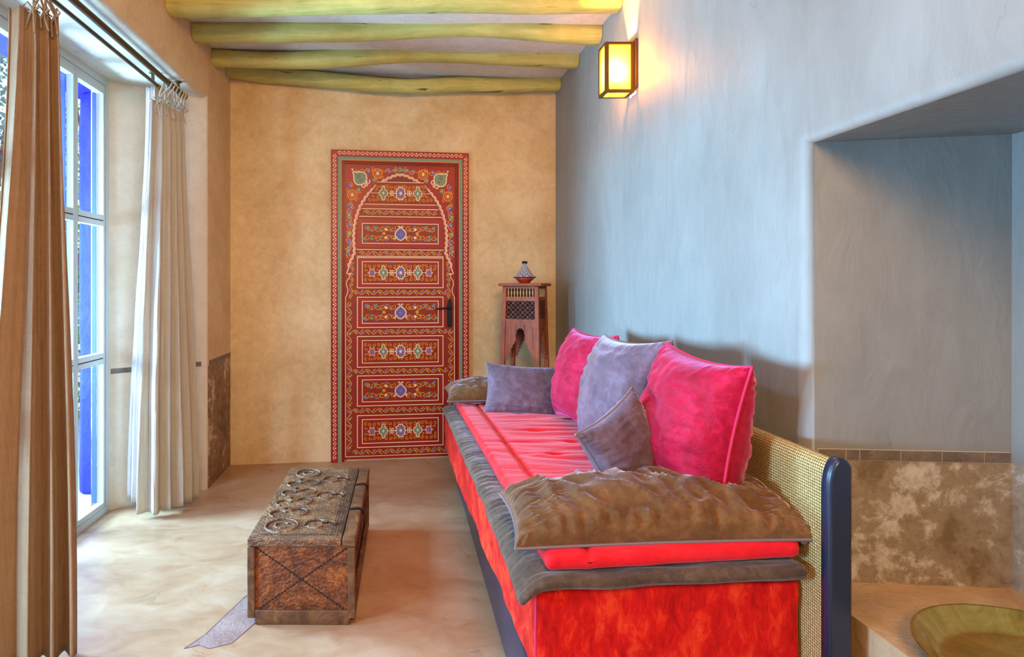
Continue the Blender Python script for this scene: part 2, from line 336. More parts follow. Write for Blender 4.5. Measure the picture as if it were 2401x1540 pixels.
# ------------------------------------------------------------------ mesh helpers
class MB:
    def __init__(s): s.v = []; s.f = []; s.mi = []; s.sm = []; s.uv = None
    def add(s, vs, fs, mi=0, smooth=False):
        o = len(s.v); s.v += [tuple(v) for v in vs]
        for f in fs: s.f.append(tuple(i+o for i in f)); s.mi.append(mi); s.sm.append(smooth)
    def box(s, x0, x1, y0, y1, z0, z1, mi=0):
        vs = [(x, y, z) for x in (x0, x1) for y in (y0, y1) for z in (z0, z1)]
        s.add(vs, [(0, 1, 3, 2), (4, 6, 7, 5), (0, 4, 5, 1), (2, 3, 7, 6), (0, 2, 6, 4), (1, 5, 7, 3)], mi)
    def prism(s, pts, z0, z1, mi=0, ax='z', smooth=False):
        """extrude polygon; ax z: pts (x,y); ax y: pts (x,z) extruded y; ax x: pts (y,z) extruded x"""
        mp = {'z': lambda a, b, c: (a, b, c), 'y': lambda a, b, c: (a, c, b), 'x': lambda a, b, c: (c, a, b)}[ax]
        n = len(pts); vs = [mp(a, b, z0) for a, b in pts]+[mp(a, b, z1) for a, b in pts]
        fs = [(i, (i+1) % n, n+(i+1) % n, n+i) for i in range(n)]
        s.add(vs, fs, mi, smooth); s.add(vs, [tuple(range(n))[::-1], tuple(range(n, 2*n))], mi)
    def tube(s, pts, r, n=10, mi=0, closed=False, rf=None, caps=True):
        P = [Vector(p) for p in pts]; m = len(P); rings = []
        up = None
        for i, p in enumerate(P):
            if closed: t = (P[(i+1) % m]-P[i-1]).normalized()
            else: t = (P[min(i+1, m-1)]-P[max(i-1, 0)]).normalized()
            if up is None:
                up = Vector((0, 0, 1)) if abs(t.z) < .9 else Vector((1, 0, 0))
            a = t.cross(up).normalized(); b = a.cross(t).normalized(); up = b
            rr = rf(i/(m-1)) if rf else r
            rings.append([p+(a*math.cos(2*PI*k/n)+b*math.sin(2*PI*k/n))*rr for k in range(n)])
        vs = [v for r_ in rings for v in r_]; fs = []
        for i in range(m if closed else m-1):
            j = (i+1) % m
            for k in range(n): fs.append((i*n+k, i*n+(k+1) % n, j*n+(k+1) % n, j*n+k))
        s.add(vs, fs, mi, True)
        if caps and not closed: s.add(rings[0], [tuple(range(n))[::-1]], mi); s.add(rings[-1], [tuple(range(n))], mi)
    def lathe(s, prof, n=32, c=(0, 0, 0), mi=0):
        vs = [(c[0]+r*math.cos(2*PI*k/n), c[1]+r*math.sin(2*PI*k/n), c[2]+z) for r, z in prof for k in range(n)]
        fs = [(i*n+k, i*n+(k+1) % n, (i+1)*n+(k+1) % n, (i+1)*n+k) for i in range(len(prof)-1) for k in range(n)]
        s.add(vs, fs, mi, True)
    def rbox(s, c, size, r, seg=(1, 1, 1), mi=0, disp=None, rs=3, smooth=True):
        h = [d/2 for d in size]
        cs = []
        for a in range(3):
            rr = min(r, h[a]*.999); e = [h[a]-rr+rr*math.sin(PI/2*(k/rs)) if False else h[a]-rr+rr*k/rs for k in range(rs+1)]
            inner = [-(h[a]-rr)+2*(h[a]-rr)*k/seg[a] for k in range(seg[a]+1)]
            cs.append([-x for x in e[::-1]][:-1]+inner+e[1:])
        idx = {}; vs = []; fs = []
        def V(i, j, k):
            key = (i, j, k)
            if key not in idx:
                p = [cs[0][i], cs[1][j], cs[2][k]]
                q = [max(-(h[a]-min(r, h[a]*.999)), min(h[a]-min(r, h[a]*.999), p[a])) for a in range(3)]
                d = Vector([p[a]-q[a] for a in range(3)])
                if d.length > 1e-9:
                    m_ = max(abs(x) for x in d); d = d.normalized()*m_
                v = Vector(q)+d
                if disp: v = disp(v)
                vs.append(tuple(Vector(c)+v)); idx[key] = len(vs)-1
            return idx[key]
        n = [len(x)-1 for x in cs]
        for k in (0, n[2]):
            for i in range(n[0]):
                for j in range(n[1]):
                    f = (V(i, j, k), V(i+1, j, k), V(i+1, j+1, k), V(i, j+1, k)); fs.append(f if k else f[::-1])
        for j in (0, n[1]):
            for i in range(n[0]):
                for k in range(n[2]):
                    f = (V(i, j, k), V(i+1, j, k), V(i+1, j, k+1), V(i, j, k+1)); fs.append(f[::-1] if j else f)
        for i in (0, n[0]):
            for j in range(n[1]):
                for k in range(n[2]):
                    f = (V(i, j, k), V(i, j+1, k), V(i, j+1, k+1), V(i, j, k+1)); fs.append(f if i else f[::-1])
        s.add(vs, fs, mi, smooth)
    def build(s, name, mats, parent=None, fixn=False):
        me = bpy.data.meshes.new(name); me.from_pydata(s.v, [], s.f)
        if not isinstance(mats, (list, tuple)): mats = [mats]
        for m in mats: me.materials.append(m)
        me.polygons.foreach_set('material_index', s.mi); me.polygons.foreach_set('use_smooth', s.sm)
        if fixn:
            b = bmesh.new(); b.from_mesh(me); bmesh.ops.recalc_face_normals(b, faces=b.faces); b.to_mesh(me); b.free()
        if s.uv:
            ul = me.uv_layers.new(name='UVMap')
            for lp in me.loops: ul.data[lp.index].uv = s.uv[lp.vertex_index]
        me.update()
        o = bpy.data.objects.new(name, me); COL.objects.link(o)
        if parent: o.parent = parent
        return o
def tag(o, label=None, cat=None, group=None, kind=None):
    if label: o['label'] = label
    if cat: o['category'] = cat
    if group: o['group'] = group
    if kind: o['kind'] = kind
    return o
def thing(name, label, cat, loc=(0, 0, 0), rz=0, group=None):
    o = bpy.data.objects.new(name, None); COL.objects.link(o); o.location = loc; o.rotation_euler = (0, 0, rz)
    o.empty_display_size = .1
    return tag(o, label, cat, group)
def struct(o): o['kind'] = 'structure'; return o
def fillet(px, py, r, a0, a1, n=8):
    return [(px+r*math.cos(R(a0+(a1-a0)*k/n)), py+r*math.sin(R(a0+(a1-a0)*k/n))) for k in range(n+1)]
def smoothstep(a, b, x):
    t = max(0, min(1, (x-a)/(b-a))); return t*t*(3-2*t)
def nse(x, y, z=0, s=1): return noise.noise(Vector((x*s, y*s, z*s)))

# ------------------------------------------------------------------ room shell
XL, XR, ZC = -1.184, 1.15, 2.735
SL = (4.37-4.08)/(XR-XL)
def yback(x): return 4.08+(x-XL)*SL
TH = math.atan(SL)

b = MB(); b.box(-1.70, 1.9, -2.6, 4.7, -.12, 0)
patch = [(-.600, 2.42), (-.545, 2.43), (-.50, 2.40), (-.45, 2.35), (-.52, 2.22), (-.59, 2.05), (-.66, 2.02), (-.70, 2.04), (-.745, 2.02), (-.70, 2.10), (-.665, 2.22), (-.63, 2.34)]
b.add([(x, y, .0006) for x, y in patch], [tuple(range(len(patch)))], 1)
for i in range(len(patch)-5, len(patch)):
    pass
for i in range(len(patch)):
    a, c = Vector(patch[i]).to_3d(), Vector(patch[(i+1) % len(patch)]).to_3d()
    d = (c-a).normalized(); n_ = Vector((-d.y, d.x, 0))*.0022; up = Vector((0, 0, .0012))
    b.add([a-n_+up, c-n_*.5+up, c+n_*.5+up, a+n_+up], [(0, 1, 2, 3)], 2)
struct(b.build('floor', [M['floor'], M['patch'], M['patch_edge']]))
# ceiling, softly sagging plaster between the beams
b = MB(); nx, ny = 40, 90; vs = []
for j in range(ny+1):
    for i in range(nx+1):
        x = XL-.2+(XR-XL+.4)*i/nx; y = 1.6+3.1*j/ny
        vs.append((x, y, ZC+.006*nse(x, y, 0, 3)))
b.add(vs, [(j*(nx+1)+i, (j+1)*(nx+1)+i, (j+1)*(nx+1)+i+1, j*(nx+1)+i+1) for j in range(ny) for i in range(nx)], 0, True)
b.box(-1.72, 1.95, -2.6, 4.8, ZC+.01, ZC+.2)
b.box(-1.70, 1.95, -2.6, 1.6, ZC, ZC+.02)
struct(b.build('ceiling', M['ceiling']))

# back wall with a door niche
b = MB(); W0 = math.hypot(XR-XL, 4.37-4.08)
b.box(-.25, W0+.25, 0, .18, -.05, ZC+.1)
o = struct(b.build('wall_back', M['wall_sand'])); o.location = (XL, 4.08, 0); o.rotation_euler = (0, 0, TH)

# left wall: pilaster with splayed reveal, header with rounded lip, near jamb
b = MB()
rv = fillet(XL-.02, 3.60+.012, .02, -50, 0, 6)
b.prism([(-1.62, 3.262)]+rv+[(XL, 4.35), (-1.72, 4.35), (-1.72, 3.262)], -.02, ZC+.05, smooth=False)
rr = .045
lip = [(XL, ZC+.05), (XL, 2.385+rr)]+[(XL-rr+rr*math.cos(R(-a)), 2.385+rr+rr*math.sin(R(-a))) for a in range(9, 91, 9)]+[(-1.72, 2.385), (-1.72, ZC+.05)]
n = len(lip)
vs = [(x, -.9, z) for x, z in lip]+[(x, 3.60 if x > -1.25 else 3.60, z) for x, z in lip]
b.add(vs, [(i, (i+1) % n, n+(i+1) % n, n+i) for i in range(n)], 0, False); 
b.box(-1.72, XL, -2.6, -.9, -.02, ZC+.05)
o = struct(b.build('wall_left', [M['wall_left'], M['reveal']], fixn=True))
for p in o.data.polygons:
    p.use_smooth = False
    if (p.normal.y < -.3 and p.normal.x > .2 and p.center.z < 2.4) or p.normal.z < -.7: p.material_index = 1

# right wall with the raised niche
def wall_right():
    me = bmesh.new()
    Y = [-2.6, .15, 1.675, 4.5]; Z = [-.02, .408, 1.655, ZC+.05]
    fr = [[me.verts.new((XR, y, z)) for z in Z] for y in Y]
    for i in range(3):
        for j in range(3):
            if i == 1 and j == 1: continue
            me.faces.new((fr[i][j], fr[i][j+1], fr[i+1][j+1], fr[i+1][j]))
    XB = 1.695
    bk = {(1, 1): (XB, .15, .408), (1, 2): (XB, .15, 1.66), (2, 2): (XB, 1.63, 1.668), (2, 1): (XB, 1.632, .408)}
    bv = {k: me.verts.new(v) for k, v in bk.items()}
    cyc = [(1, 1), (1, 2), (2, 2), (2, 1)]
    for k in range(4):
        a, c = cyc[k], cyc[(k+1) % 4]
        me.faces.new((fr[a[0]][a[1]], fr[c[0]][c[1]], bv[c], bv[a]))
    me.faces.new([bv[k] for k in cyc])
    me.edges.ensure_lookup_table()
    def edge(a, c): return me.edges.get((fr[a[0]][a[1]], fr[c[0]][c[1]]))
    es = [edge((1, 2), (2, 2)), edge((2, 1), (2, 2)), edge((1, 1), (1, 2))]
    bmesh.ops.bevel(me, geom=es, offset=.028, segments=6, profile=.5, affect='EDGES', clamp_overlap=True)
    es = [e for e in me.edges if abs(e.verts[0].co.z-.408) < 1e-4 and abs(e.verts[1].co.z-.408) < 1e-4 and abs(e.verts[0].co.x-XR) < 1e-4 and abs(e.verts[1].co.x-XR) < 1e-4 and .1 < e.verts[0].co.y < 1.66 and .1 < e.verts[1].co.y < 1.66]
    # outer shell keeps daylight out
    out = [me.verts.new(p) for p in [(1.95, -2.6, -.02), (1.95, 4.5, -.02), (1.95, 4.5, ZC+.05), (1.95, -2.6, ZC+.05)]]
    me.faces.new(out)
    bmesh.ops.recalc_face_normals(me, faces=me.faces)
    m = bpy.data.meshes.new('wall_right')
    for f in me.faces:
        f.smooth = len(f.verts) == 4 and f.calc_area() < .12
        c = f.calc_center_median()
        if abs(f.normal.z) > .9 and abs(c.z-.408) < .01: f.material_index = 1
        if c.z < .4 and c.y < 1.6 and abs(c.x-XR) < .01: f.material_index = 1
    me.to_mesh(m); me.free(); m.materials.append(M['wall_right']); m.materials.append(M['ledge'])
    o = bpy.data.objects.new('wall_right', m); COL.objects.link(o); return struct(o)
wr = wall_right()
for p in wr.data.polygons:
    n_ = p.normal
    if (n_.x < 0 and p.area < .2 and abs(n_.x) > .02 and abs(n_.x) < .999): p.use_smooth = True
b = MB(); b.box(-1.72, 1.95, -2.75, -2.6, -.02, ZC+.05); struct(b.build('wall_rear', M['wall_sand']))

# dado strip tiles
def strip(name, p0, p1, nrm, cuts, z=.77, h=.028):
    b = MB(); p0 = Vector(p0); p1 = Vector(p1); d = (p1-p0); L = d.length; d.normalize(); nn = Vector(nrm)
    def blk(a, c, th, hh, mi):
        q = [p0+d*a, p0+d*c, p0+d*c+nn*th, p0+d*a+nn*th]
        b.prism([(v.x, v.y) for v in q], z-hh/2, z+hh/2, mi)
    blk(0, L, .0015, h+.004, 1)
    cc = [0]+cuts+[L]
    for a, c in zip(cc, cc[1:]):
        blk(a+.0018, c-.0018, .0035, h, 0)
    return struct(b.build(name, [M['tile'], M['joint']], fixn=True))
strip('trim_1', (1.185, 1.6715), (1.69, 1.6325), (0, -1), [.075, .112, .222, .33, .44])
strip('trim_2', (-1.615, 3.267), (-1.215, 3.579), (.63, -.78), [.11, .22, .33, .44])
strip('trim_3', (XL, 3.62), (XL, 4.075), (1, 0), [.12, .25, .38])

# ------------------------------------------------------------------ ceiling beams
def beam(label, yl, yr, zs, r, seed):
    b = MB(); m = 60; n = 18; vs = []; rnd = random.Random(seed)
    for i in range(m+1):
        t = i/m; x = XL+.002+(XR-XL-.004)*t
        y = yl+(yr-yl)*t+.02*nse(t*3, seed, 0)
        zz = 0
        for (t0, z0), (t1, z1) in zip(zs, zs[1:]):
            if t0 <= t <= t1: k = (t-t0)/(t1-t0); k = k*k*(3-2*k); zz = z0+(z1-z0)*k
        ra = r*(1+.10*nse(t*4, seed*3.1, 1))
        for k in range(n):
            a = 2*PI*k/n; q = 1+.07*nse(math.cos(a)*1.5, math.sin(a)*1.5, t*5+seed)
            ca, sa = math.cos(a), math.sin(a)
            ca = math.copysign(abs(ca)**.8, ca); sa = math.copysign(abs(sa)**.8, sa)
            vs.append((x, y+ra*q*ca*1.1, zz+ra+ra*q*sa))
    fs = [(i*n+k, i*n+(k+1) % n, (i+1)*n+(k+1) % n, (i+1)*n+k) for i in range(m) for k in range(n)]
    b.add(vs, fs, 0, True); b.add(vs[:n], [tuple(range(n))], 0); b.add(vs[-n:], [tuple(range(n))], 0)
    o = b.build('ceiling_beam', M['beam'], fixn=True)
    return tag(o, label, 'beam', 'painted poles under the ceiling')
beam('crooked pale green ceiling beam cut by the top edge of the photo', 3.01, 3.10, [(0, 2.628), (.4, 2.66), (.75, 2.68), (1, 2.69)], .055, 1)
beam('green ceiling beam with yellow-lit right end, second from the front', 3.37, 3.41, [(0, 2.642), (.3, 2.652), (.65, 2.69), (1, 2.645)], .055, 2)
beam('green ceiling beam arching gently, third from the front', 3.72, 3.84, [(0, 2.636), (.2, 2.63), (.62, 2.69), (1, 2.665)], .053, 3)
beam('sagging olive green ceiling beam nearest the end wall above the door', 4.02, 4.27, [(0, 2.665), (.12, 2.64), (.5, 2.60), (.75, 2.63), (1, 2.655)], .05, 4)

# ------------------------------------------------------------------ window
WX = -1.62
b = MB()
win = bpy.data.objects.new('window_1', None); COL.objects.link(win); struct(win); win.location = (WX, 2.2, 0)
def wpart(fn, name, m):
    b = MB(); fn(b)
    b.v = [(x-WX, y-2.2, z) for x, y, z in b.v]
    return b.build(name, m, win)
ST = [3.26-.012, 2.937, 2.60, 2.27, 1.94, 1.61, 1.28, .95, .62, .29, -.04, -.37, -.70]
BARS = [1.60, .85]
def frame(b):
    b.box(WX-.05, WX, -.9, 3.262, 2.345, 2.385); b.box(WX-.05, WX, -.9, 3.262, 0.0, .03); b.box(WX-.05, WX, -.9, -.70, .03, 2.345)
    b.box(WX-.05, WX, 3.232, 3.262, .03, 2.345)
wpart(frame, 'window_frame', M['window_paint'])
for i in range(len(ST)-1):
    y1, y0 = ST[i], ST[i+1]
    if i == 0: y1 = 3.232
    def sash(b, y0=y0, y1=y1):
        s = .020
        b.box(WX-.042, WX-.006, y0+.002, y0+.002+s, .032, 2.343); b.box(WX-.042, WX-.006, y1-s, y1-.002, .032, 2.343)
        for za, zb in ((.032, .06), (2.295, 2.343)): b.box(WX-.042, WX-.006, y0+s, y1-s, za, zb)
        for z in BARS:
            b.box(WX-.042, WX-.004, y0+s, y1-s, z-.030, z-.003); b.box(WX-.042, WX-.004, y0+s, y1-s, z+.003, z+.030)
            b.box(WX-.038, WX-.010, y0+s, y1-s, z-.003, z+.003, 1)
    wpart(sash, 'sash', [M['window_paint'], M['gap']])
    def lining(b, y0=y0, y1=y1):
        b.box(WX-.064, WX-.043, y1-.028, y1-.022, .06, 2.3); b.box(WX-.064, WX-.043, y0+.022, y0+.030, .06, 2.3)
    wpart(lining, 'outer_lining', M['blue_paint'])
    def pane(b, y0=y0, y1=y1): b.box(WX-.027, WX-.023, y0+.02, y1-.02, .06, 2.3)
    wpart(pane, 'pane', M['glass'])

# ------------------------------------------------------------------ outdoors
b = MB(); b.box(-14, -1.72, -4, 16, -.1, -.02); struct(b.build('terrace_floor', M['terrace']))
b = MB(); b.rbox((-1.845, 3.72, 1.2), (.22, .34, 2.44), .03, (4, 4, 20), disp=lambda v: v+Vector((.012*nse(v.x, v.y, v.z, 5), 0, 0)))
tag(b.build('garden_pier', M['cobalt']), 'cobalt blue plastered pier outside the glass door', 'pillar')
b = MB(); b.rbox((-1.93, 2.5, 2.50), (.22, 3.6, .16), .02, (2, 20, 2))
tag(b.build('pergola_beam', M['cobalt']), 'cobalt blue beam running above the glazed door outside', 'beam')
def shrub(name, label, cx, cy, rx, ry, z0, z1, n, seed, m, ls=.07):
    rnd = random.Random(seed); root = thing(name, label, 'shrub', (cx, cy, -.02))
    b = MB()
    for i in range(n):
        a = rnd.random()*2*PI; rr = rnd.random()**.4; z = z0+(z1-z0)*rnd.random()
        k = math.sin(PI*min(1, max(.12, (z-z0)/(z1-z0)*.85+.12)))**.5
        p = Vector((rx*rr*k*math.cos(a), ry*rr*k*math.sin(a), z))
        d = Vector((rnd.uniform(-1, 1), rnd.uniform(-1, 1), rnd.uniform(-.7, .7))).normalized()
        e = d.cross(Vector((rnd.uniform(-1, 1), rnd.uniform(-1, 1), rnd.uniform(-1, 1)))).normalized()
        l = ls*rnd.uniform(.6, 1.3); bnd = d.cross(e)*l*.12
        b.add([p, p+d*l*.5+e*l*.22+bnd, p+d*l, p+d*l*.5-e*l*.22+bnd], [(0, 1, 2, 3)], 0)
    b.build('foliage', m, root)
    b = MB()
    for k in range(5):
        a = 2*PI*k/5; b.tube([(0, 0, 0), (rx*.2*math.cos(a), ry*.2*math.sin(a), z1*.4), (rx*.5*math.cos(a), ry*.5*math.sin(a), z1*.8)], .02, 7)
    b.build('stem', M['bark'], root)
shrub('garden_shrub', 'bright green shrub seen through the glass beside the blue pier', -3.1, 5.2, .7, .7, .1, 2.1, 3000, 1, M['leaf_green'])
shrub('garden_tree', 'loose grey green tree behind the near curtain outside', -4.7, 6.4, 1.1, 1.0, .5, 4.6, 4000, 2, M['leaf_blue'], .1)
shrub('garden_tree', 'yellow green tree filling the upper left glass', -4.6, 9.6, 1.3, 1.2, .4, 5.2, 3500, 3, M['leaf_green'], .12)

# ------------------------------------------------------------------ painted door
door = bpy.data.objects.new('door_1', None); COL.objects.link(door); struct(door)
DXC = -.004
door.location = (DXC, yback(DXC)-.001, 0); door.rotation_euler = (0, 0, TH)
DW = .4955  # half width of the whole frame
DT = 2.203
class Orn:
    """flat painted ornament laid on a plane facing -Y; coordinates (u, v) = local x, z"""
    def __init__(s, b, y, mats): s.b = b; s.y = y; s.m = mats; s.k = 0
    def yy(s, lay): s.k += 1; return s.y-.0006*lay-.0000015*(s.k % 200)
    def ribbon(s, pts, w, m, lay=1, closed=False):
        P = [Vector(p) for p in pts]; n = len(P); L = []; Rr = []; w = w*1.22
        for i in range(n):
            if closed: t = P[(i+1) % n]-P[i-1]
            else: t = P[min(i+1, n-1)]-P[max(i-1, 0)]
            t.normalize(); q = Vector((-t.y, t.x))*w/2; L.append(P[i]+q); Rr.append(P[i]-q)
        y = s.yy(lay); w = w; vs = [(p.x, y, p.y) for p in L]+[(p.x, y, p.y) for p in Rr]
        fs = [(i, (i+1) % n, n+(i+1) % n, n+i) for i in range(n if closed else n-1)]
        s.b.add(vs, fs, s.m[m])
    def poly(s, pts, m, lay=1):
        y = s.yy(lay); s.b.add([(p[0], y, p[1]) for p in pts], [tuple(range(len(pts)))], s.m[m])
    def blob(s, u, v, ru, rv, m, lay=2, lobes=0, amp=0, n=20, ph=0):
        s.poly([(u+ru*(1+amp*math.cos(lobes*2*PI*k/n+ph))*math.cos(2*PI*k/n), v+rv*(1+amp*math.cos(lobes*2*PI*k/n+ph))*math.sin(2*PI*k/n)) for k in range(n)], m, lay)
    def ring(s, u, v, ru, rv, w, m, lay=2, lobes=0, amp=0, n=32):
        s.ribbon([(u+ru*(1+amp*math.cos(lobes*2*PI*k/n))*math.cos(2*PI*k/n), v+rv*(1+amp*math.cos(lobes*2*PI*k/n))*math.sin(2*PI*k/n)) for k in range(n)], w, m, lay, True)
    def spiral(s, u, v, r, turns, a0, w, m, lay=1, sgn=1):
        n = int(14*turns)+4
        s.ribbon([(u+r*(1-.8*k/n)*math.cos(a0+sgn*2*PI*turns*k/n), v+r*(1-.8*k/n)*math.sin(a0+sgn*2*PI*turns*k/n)) for k in range(n+1)], w, m, lay)
    def rect(s, u0, u1, v0, v1, w, m, lay=1):
        h = w/2
        s.poly([(u0-h, v0-h), (u1+h, v0-h), (u1+h, v0+h), (u0-h, v0+h)], m, lay); s.poly([(u0-h, v1-h), (u1+h, v1-h), (u1+h, v1+h), (u0-h, v1+h)], m, lay)
        s.poly([(u0-h, v0), (u0+h, v0), (u0+h, v1), (u0-h, v1)], m, lay); s.poly([(u1-h, v0), (u1+h, v0), (u1+h, v1), (u1-h, v1)], m, lay)
    def vine(s, p0, p1, amp, wl, lay=1, ph=0):
        p0 = Vector(p0); p1 = Vector(p1); d = p1-p0; L = d.length; d.normalize(); q = Vector((-d.y, d.x))
        nh = max(1, round(L/(wl/2))); wl = 2*L/nh; n = nh*8
        s.ribbon([p0+d*(L*k/n)+q*amp*math.sin(2*PI*L*k/n/wl+ph) for k in range(n+1)], .0045, 'orange', lay)
        for k in range(nh):
            c = p0+d*(wl/2*(k+.5)); sg = 1 if (k % 2 == 0) else -1
            if ph: sg = -sg
            c2 = c-q*sg*amp*.15
            s.blob(c2.x, c2.y, amp*.62, amp*.62, 'blue' if k % 2 else 'green', lay+1, 3, .2, 12, k)
            s.blob(c2.x+amp*.2, c2.y+amp*.1, amp*.2, amp*.2, 'cream', lay+2, n=8)
            e = c-q*sg*amp*.9+d*wl*.12
            s.spiral(e.x, e.y, amp*.45, .8, k, .003, 'orange', lay)
NAMES = ['red', 'deep', 'ground', 'cream', 'orange', 'blue', 'green', 'pink']
DM = [M['d_'+k] for k in NAMES]; DI = {k: i for i, k in enumerate(NAMES)}

# architrave
b = MB(); FI = DW-.093; FT = 2.110
yf = -.035
b.prism([(-DW, 0), (-FI-.012, 0), (-FI-.012, FT+.012), (FI+.012, FT+.012), (FI+.012, 0), (DW, 0), (DW, DT), (-DW, DT)], yf, 0, 0, 'y')
b.prism([(-FI-.012, 0), (-FI, 0), (-FI, FT), (FI, FT), (FI, 0), (FI+.012, 0), (FI+.012, FT+.012), (-FI-.012, FT+.012)], -.022, 0, 1, 'y')
O = Orn(b, yf, DI)
gp = DW-.058
for s_ in (-1, 1):
    O.ribbon([(s_*gp, .0), (s_*gp, DT-.058)], .018, 'green', 1)
    O.ribbon([(s_*(gp+.012), .0), (s_*(gp+.012), DT-.046)], .004, 'deep', 1)
    O.ribbon([(s_*(gp-.012), .0), (s_*(gp-.012), DT-.070)], .003, 'orange', 1)
O.ribbon([(-gp-.009, DT-.058), (gp+.009, DT-.058)], .018, 'green', 1)
O.ribbon([(-gp-.012, DT-.046), (gp+.012, DT-.046)], .004, 'deep', 1)
O.ribbon([(-gp+.012, DT-.070), (gp-.012, DT-.070)], .003, 'orange', 1)
cu = DW-.025
def scroll(p0, p1):
    p0 = Vector(p0); p1 = Vector(p1); d = p1-p0; L = d.length; d.normalize(); q = Vector((-d.y, d.x)); nw = round(L/.066); wl = L/nw; n = nw*12
    O.ribbon([p0+d*(L*k/n)+q*.0105*math.sin(2*PI*nw*k/n) for k in range(n+1)], .0045, 'pink', 1)
    for k in range(nw*2):
        sg = 1 if k % 2 == 0 else -1; c = p0+d*(wl*(k+.5)/2)-q*sg*.004
        O.poly([c-d*.009+q*sg*-.004, c+q*sg*.006, c+d*.009+q*sg*-.004, c-q*sg*.009], 'pink', 1)
scroll((-cu, .02), (-cu, DT-.03)); scroll((cu, .02), (cu, DT-.03)); scroll((-cu+.02, DT-.022), (cu-.02, DT-.022))
O.rect(-DW+.004, DW-.004, -.01, DT-.004, .003, 'deep', 1)
b.build('door_frame', DM, door)

# leaf
yl = -.010
b = MB(); b.box(-FI, FI, yl, .0, .012, FT, 0)
O = Orn(b, yl, DI)
prof = [(0, 2.038), (.030, 2.035), (.0594, 2.023), (.09, 2.010), (.1204, 1.993), (.1737, 1.955), (.2194, 1.910), (.2575, 1.862), (.288, 1.808), (.307, 1.758), (.322, 1.705), (.331, 1.652), (.334, 1.591), (.331, 1.531), (.328, 1.478), (.345, 1.44), (.362, 1.41), (.37, 1.375)]
def dens(P, st=.006):
    out = [Vector(P[0])]
    for a, c in zip(P, P[1:]):
        a = Vector(a); c = Vector(c); n = max(1, int((c-a).length/st))
        for k in range(1, n+1): out.append(a.lerp(c, k/n))
    return out
full = [Vector((-u, v)) for u, v in prof[::-1]]+[Vector((u, v)) for u, v in prof[1:]]
# inner ground and spandrels
O.poly([(u*.985, v-.004) for u, v in [(p.x, p.y) for p in full]]+[(.385, 1.27), (.375, 1.21), (.39, 1.15), (.39, .035), (-.39, .035), (-.39, 1.15), (-.375, 1.21), (-.385, 1.27)], 'ground', 1)
O.rect(-FI+.008, FI-.008, .03, FT-.012, .002, 'deep', 1)
# arch braid
D = dens([tuple(p) for p in full]); acc = 0; br1 = []; br2 = []
for i, p in enumerate(D):
    t = (D[min(i+1, len(D)-1)]-D[max(i-1, 0)]).normalized(); q = Vector((-t.y, t.x))
    if i: acc += (D[i]-D[i-1]).length
    br1.append(p+q*(.0085*abs(math.sin(PI*acc/.036))+.001)); br2.append(p-q*(.010*abs(math.sin(PI*acc/.036+PI/2))-.003))
O.ribbon([tuple(p) for p in br1], .006, 'cream', 5); O.ribbon([tuple(p) for p in br2], .006, 'pink', 5)
for s_ in (-1, 1):
    O.ribbon([(s_*u, v) for u, v in [(.37, 1.375), (.378, 1.35), (.385, 1.335), (.37, 1.325), (.362, 1.335)]], .006, 'cream', 5)
    O.ribbon([(s_*u, v) for u, v in [(.352, 1.335), (.362, 1.325), (.368, 1.30), (.385, 1.278), (.387, 1.25), (.377, 1.225), (.376, 1.20), (.386, 1.175), (.393, 1.16), (.393, .6), (.393, .03)]], .0045, 'cream', 5)
O.ribbon([(-.393, .032), (.393, .032)], .004, 'cream', 3)
